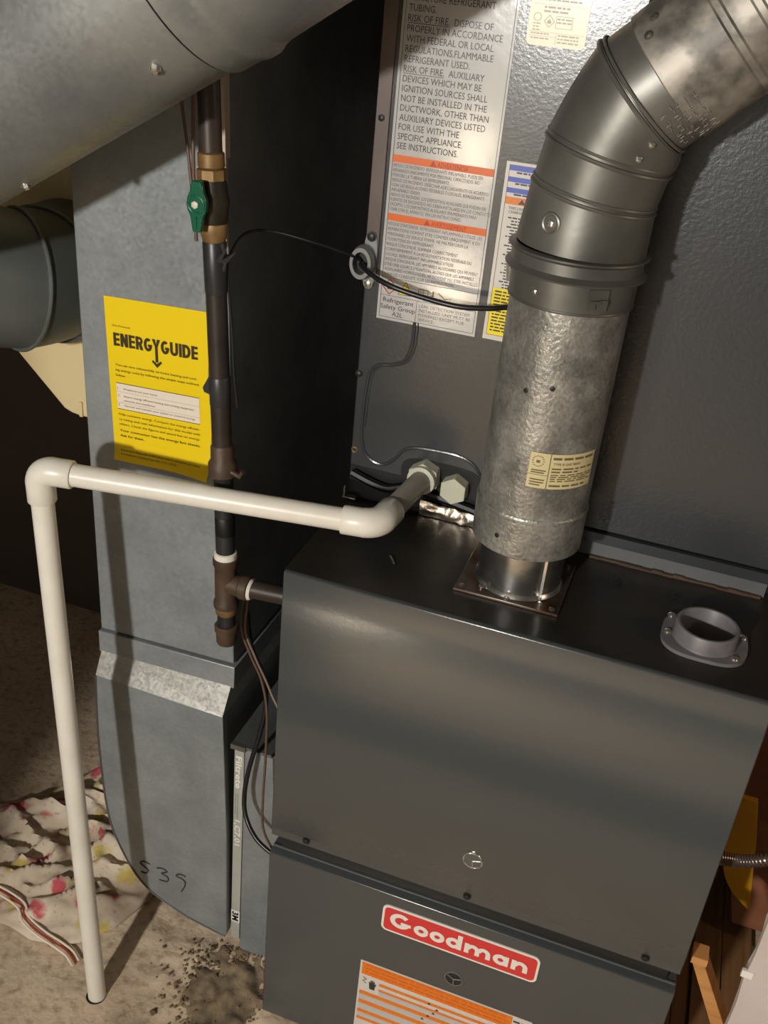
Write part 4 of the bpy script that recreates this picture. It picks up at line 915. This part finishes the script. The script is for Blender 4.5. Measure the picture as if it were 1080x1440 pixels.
# ------------------------------------------------------------------ floral cloth on the floor
poly = [(-.66, .17), (-.60, .20), (-.56, .235), (-.50, .36), (-.44, .42), (-.36, .40), (-.28, .30), (-.258, .185), (-.262, .115), (-.285, .045), (-.318, .000), (-.352, -.018), (-.392, -.026), (-.435, -.018), (-.50, -.02), (-.60, -.03), (-.72, .0), (-.72, .12)]
def inside(x, y):
    c = False; n = len(poly)
    for i in range(n):
        x1_, y1_ = poly[i]; x2_, y2_ = poly[(i+1) % n]
        if (y1_ > y) != (y2_ > y) and x < (x2_-x1_)*(y-y1_)/(y2_-y1_)+x1_: c = not c
    return c
def dedge(x, y):
    m_ = 9; n = len(poly); p = Vector((x, y))
    for i in range(n):
        a = Vector(poly[i]); c = Vector(poly[(i+1) % n]); t_ = max(0, min(1, (p-a).dot(c-a)/(c-a).length_squared)); m_ = min(m_, (p-a-(c-a)*t_).length)
    return m_
def chz(x, y):
    e = min(1, dedge(x, y)/.05)
    w1 = x*9+3*noise.noise((x*3, y*3, 2)); w2 = y*22+2.2*noise.noise((x*6, y*5, 9))
    r1 = 1-abs(noise.noise((x*7+y*3, y*15, 4)))*2.2; r2 = 1-abs(noise.noise((x*15, y*26-x*8, 8)))*2.2
    h = .014+.034*max(0, r1)**2+.024*max(0, r2)**2+.009*noise.noise((x*40, y*55, 3))
    far = max(0, min(1, (y-.12)/.2))
    return .0035+e*(h*(.60+.35*far))
st_ = .0055; gx0, gy0 = -.73, -.04; NX, NY = 88, 86
idx = {}; vs = []; fs = []
for j in range(NY):
    for i in range(NX):
        x = gx0+i*st_+.002*noise.noise((i*.3, j*.3, 1)); y = gy0+j*st_
        if inside(x, y): idx[(i, j)] = len(vs); vs.append((x, y, chz(x, y)))
for (i, j), k in list(idx.items()):
    if any((i+a, j+c) not in idx for a in (-1, 0, 1) for c in (-1, 0, 1)):
        p = Vector(vs[k][:2]); best = None
        for q in range(len(poly)):
            a = Vector(poly[q]); c = Vector(poly[(q+1) % len(poly)]); t_ = max(0, min(1, (p-a).dot(c-a)/(c-a).length_squared)); h_ = a+(c-a)*t_
            if best is None or (h_-p).length < (best-p).length: best = h_
        vs[k] = (best.x, best.y, .004)
for j in range(NY-1):
    for i in range(NX-1):
        q = [(i, j), (i+1, j), (i+1, j+1), (i, j+1)]
        if all(k in idx for k in q): fs.append(tuple(idx[k] for k in q))
cb = B().add(vs, fs).build('floral_cloth', 'cloth', None, smooth=80)
sd = cb.modifiers.new('thick', 'SOLIDIFY'); sd.thickness = .0022; sd.offset = 1
tag(cb, 'crumpled cream cloth printed with red flowers lying on the floor', 'cloth')
hem = bez([(-.52, .018, .022), (-.47, .012, .024), (-.435, .004, .022), (-.415, -.012, .018), (-.380, -.022, .014), (-.345, -.026, .009), (-.322, -.030, .005), (-.305, -.040, .004)], 6)
for k, (off, m_) in enumerate(((0, 'eg_white'), (.006, 'red_ink'), (.012, 'eg_white'))):
    B().sweep([(p.x+off*.3, p.y+off, p.z+.002) for p in hem], .0019 if k != 1 else .0013, 8).build('hem_stripe', m_, cb)

# ------------------------------------------------------------------ crumbly debris by the furnace foot
rb = random.Random(11); b = B()
for k in range(750):
    x = rb.gauss(-.075, .045); y = rb.gauss(.02, .05)
    if not (-.24 < x < -.006 and -.16 < y < .10): continue
    s_ = rb.uniform(.001, .0042)*(1 if rb.random() < .93 else 1.7); z = fz(x, y)+s_*.3
    q = []
    for dx, dy, dz_ in ((1, 0, 0), (-1, 0, 0), (0, 1, 0), (0, -1, 0), (0, 0, 1), (0, 0, -1)): q.append((x+dx*s_*rb.uniform(.6, 1.2), y+dy*s_*rb.uniform(.6, 1.2), z+dz_*s_*rb.uniform(.5, 1)))
    b.add(q, [(0,2,4),(2,1,4),(1,3,4),(3,0,4),(2,0,5),(1,2,5),(3,1,5),(0,3,5)])
M['debris'] = mat('debris', srgb(86, 72, 54), .95, var=srgb(140, 116, 86), scale=60, var_amt=.6)
M['dirt'] = mat('dirt', srgb(84, 74, 58), .97, var=srgb(160, 138, 110), scale=34, var_amt=.6, detail=8, bump=.8, bump_scale=120)
dbo = b.build('gravel_debris', 'debris', None, smooth=0); dbo['kind'] = 'stuff'; tag(dbo, 'loose dark crumbs and grit on the concrete beside the furnace', 'debris')
# a low caked mound of dirt
n = 34; vs = []; fs = []; mc = (-.066, .010)
for j in range(n+1):
    for i in range(n+1):
        u = i/n*2-1; v = j/n*2-1; x = mc[0]+u*.062; y = mc[1]+v*.095; r = math.hypot(u, v)+.35*noise.noise((x*30, y*30, 6))
        vs.append((x, y, max(-.006, fz(x, y)-.004+.012*max(0, 1-r)**.5+.006*noise.noise((x*70, y*70, 2)))))
dm = B().add(vs, [(j*(n+1)+i, j*(n+1)+i+1, (j+1)*(n+1)+i+1, (j+1)*(n+1)+i) for j in range(n) for i in range(n)]).build('dirt_mound', 'dirt', None, smooth=60)
dm['kind'] = 'stuff'; tag(dm, 'low mound of caked dark dirt at the furnace foot', 'dirt')

# dark mat added out of view so that its reflection darkens the door
mt = B().box((-.45, -.97, 0), (1.15, -.56, .010)).build('reflection_mat', 'rubber', None, bevel=.004); tag(mt, 'black mat added out of view to darken the door reflection', 'mat')
# ------------------------------------------------------------------ right of the furnace
def board(name, pts8, m, label, bevel=.001, group=None):
    o_ = B().add(pts8, [(0,3,2,1),(4,5,6,7),(0,1,5,4),(1,2,6,5),(2,3,7,6),(3,0,4,7)]).build(name, m, None, bevel=bevel); return tag(o_, label, 'wood', group)
xq = .556
for k, (w, zt, lab) in enumerate(((.030, .020, 'narrow dark plank on the floor nearest the furnace'), (.026, .014, 'narrow dark plank, second from the furnace side'), (.046, .022, 'widest dark brown plank on the floor beside the furnace'), (.05, .016, 'dark plank on the floor under the red-brown board'))):
    x0, x1 = xq, xq+w-.002; xq += w
    board('floor_plank', [(x0, .04, 0), (x1, .04, 0), (x1-.012, .74, 0), (x0-.012, .74, 0), (x0, .04, zt), (x1, .04, zt), (x1-.012, .74, zt), (x0-.012, .74, zt)], 'wood_dark', lab, group='planks on the floor')
# red-brown cabinet side
rb_ = B().prism([(.570, .90), (.585, .40), (.612, .225), (.655, .06), (1.0, .06), (1.0, .90)], .42, .445, 'y').build('brown_board', 'wood_red', None, bevel=.001)
tag(rb_, 'reddish brown wooden board standing behind the yellow piece', 'wood')
yl = bez([(.575, .30, .400), (.590, .30, .300), (.612, .298, .255), (.646, .296, .226)], 6)
y_ = [(p.x, p.z) for p in yl]+[(.6225, .3556), (.606, .43), (.572, .43)]
yo = B().prism(y_, .292, .300, 'y').build('yellow_guard', 'yellow_plastic', None, bevel=.0008)
tag(yo, 'amber yellow curved plastic piece beside the furnace', 'plastic')
sk_ = board('wood_stick', [(.548, .040, .372), (.566, .040, .366), (.672, .045, .150), (.650, .045, .150), (.548, .062, .380), (.566, .062, .374), (.672, .067, .155), (.650, .067, .155)], 'wood_light', 'raw pale wood stick leaning between furnace and drywall')
B().box((.5475, .0395, .3690), (.5665, .0625, .3805)).build('sawn_end', 'wood_light', sk_)
C_ = thing('flex_conduit', 'silver corrugated metal conduit entering the furnace right side', 'cable', (.535, .1, .485))
cp = bez([(.530, .090, .492), (.552, .094, .496), (.575, .094, .502), (.605, .094, .520), (.66, .10, .56)], 16); b = B()
b.sweep(cp, .0066, 14)
for i in range(0, len(cp)-1, 2):
    d = (cp[min(i+1, len(cp)-1)]-cp[max(i-1, 0)]); b.ring(cp[i], d, .0068, .0016, 16, 6)
b.build('conduit', 'flex', C_)
B().sweep([(.5345, .090, .490), (.544, .092, .494)], .0105, 16).build('connector', 'zinc', C_)
screw('connector_screw', C_, (.5445, .086, .480), (.3, -1, -.2), .0035, .006, 'zinc')
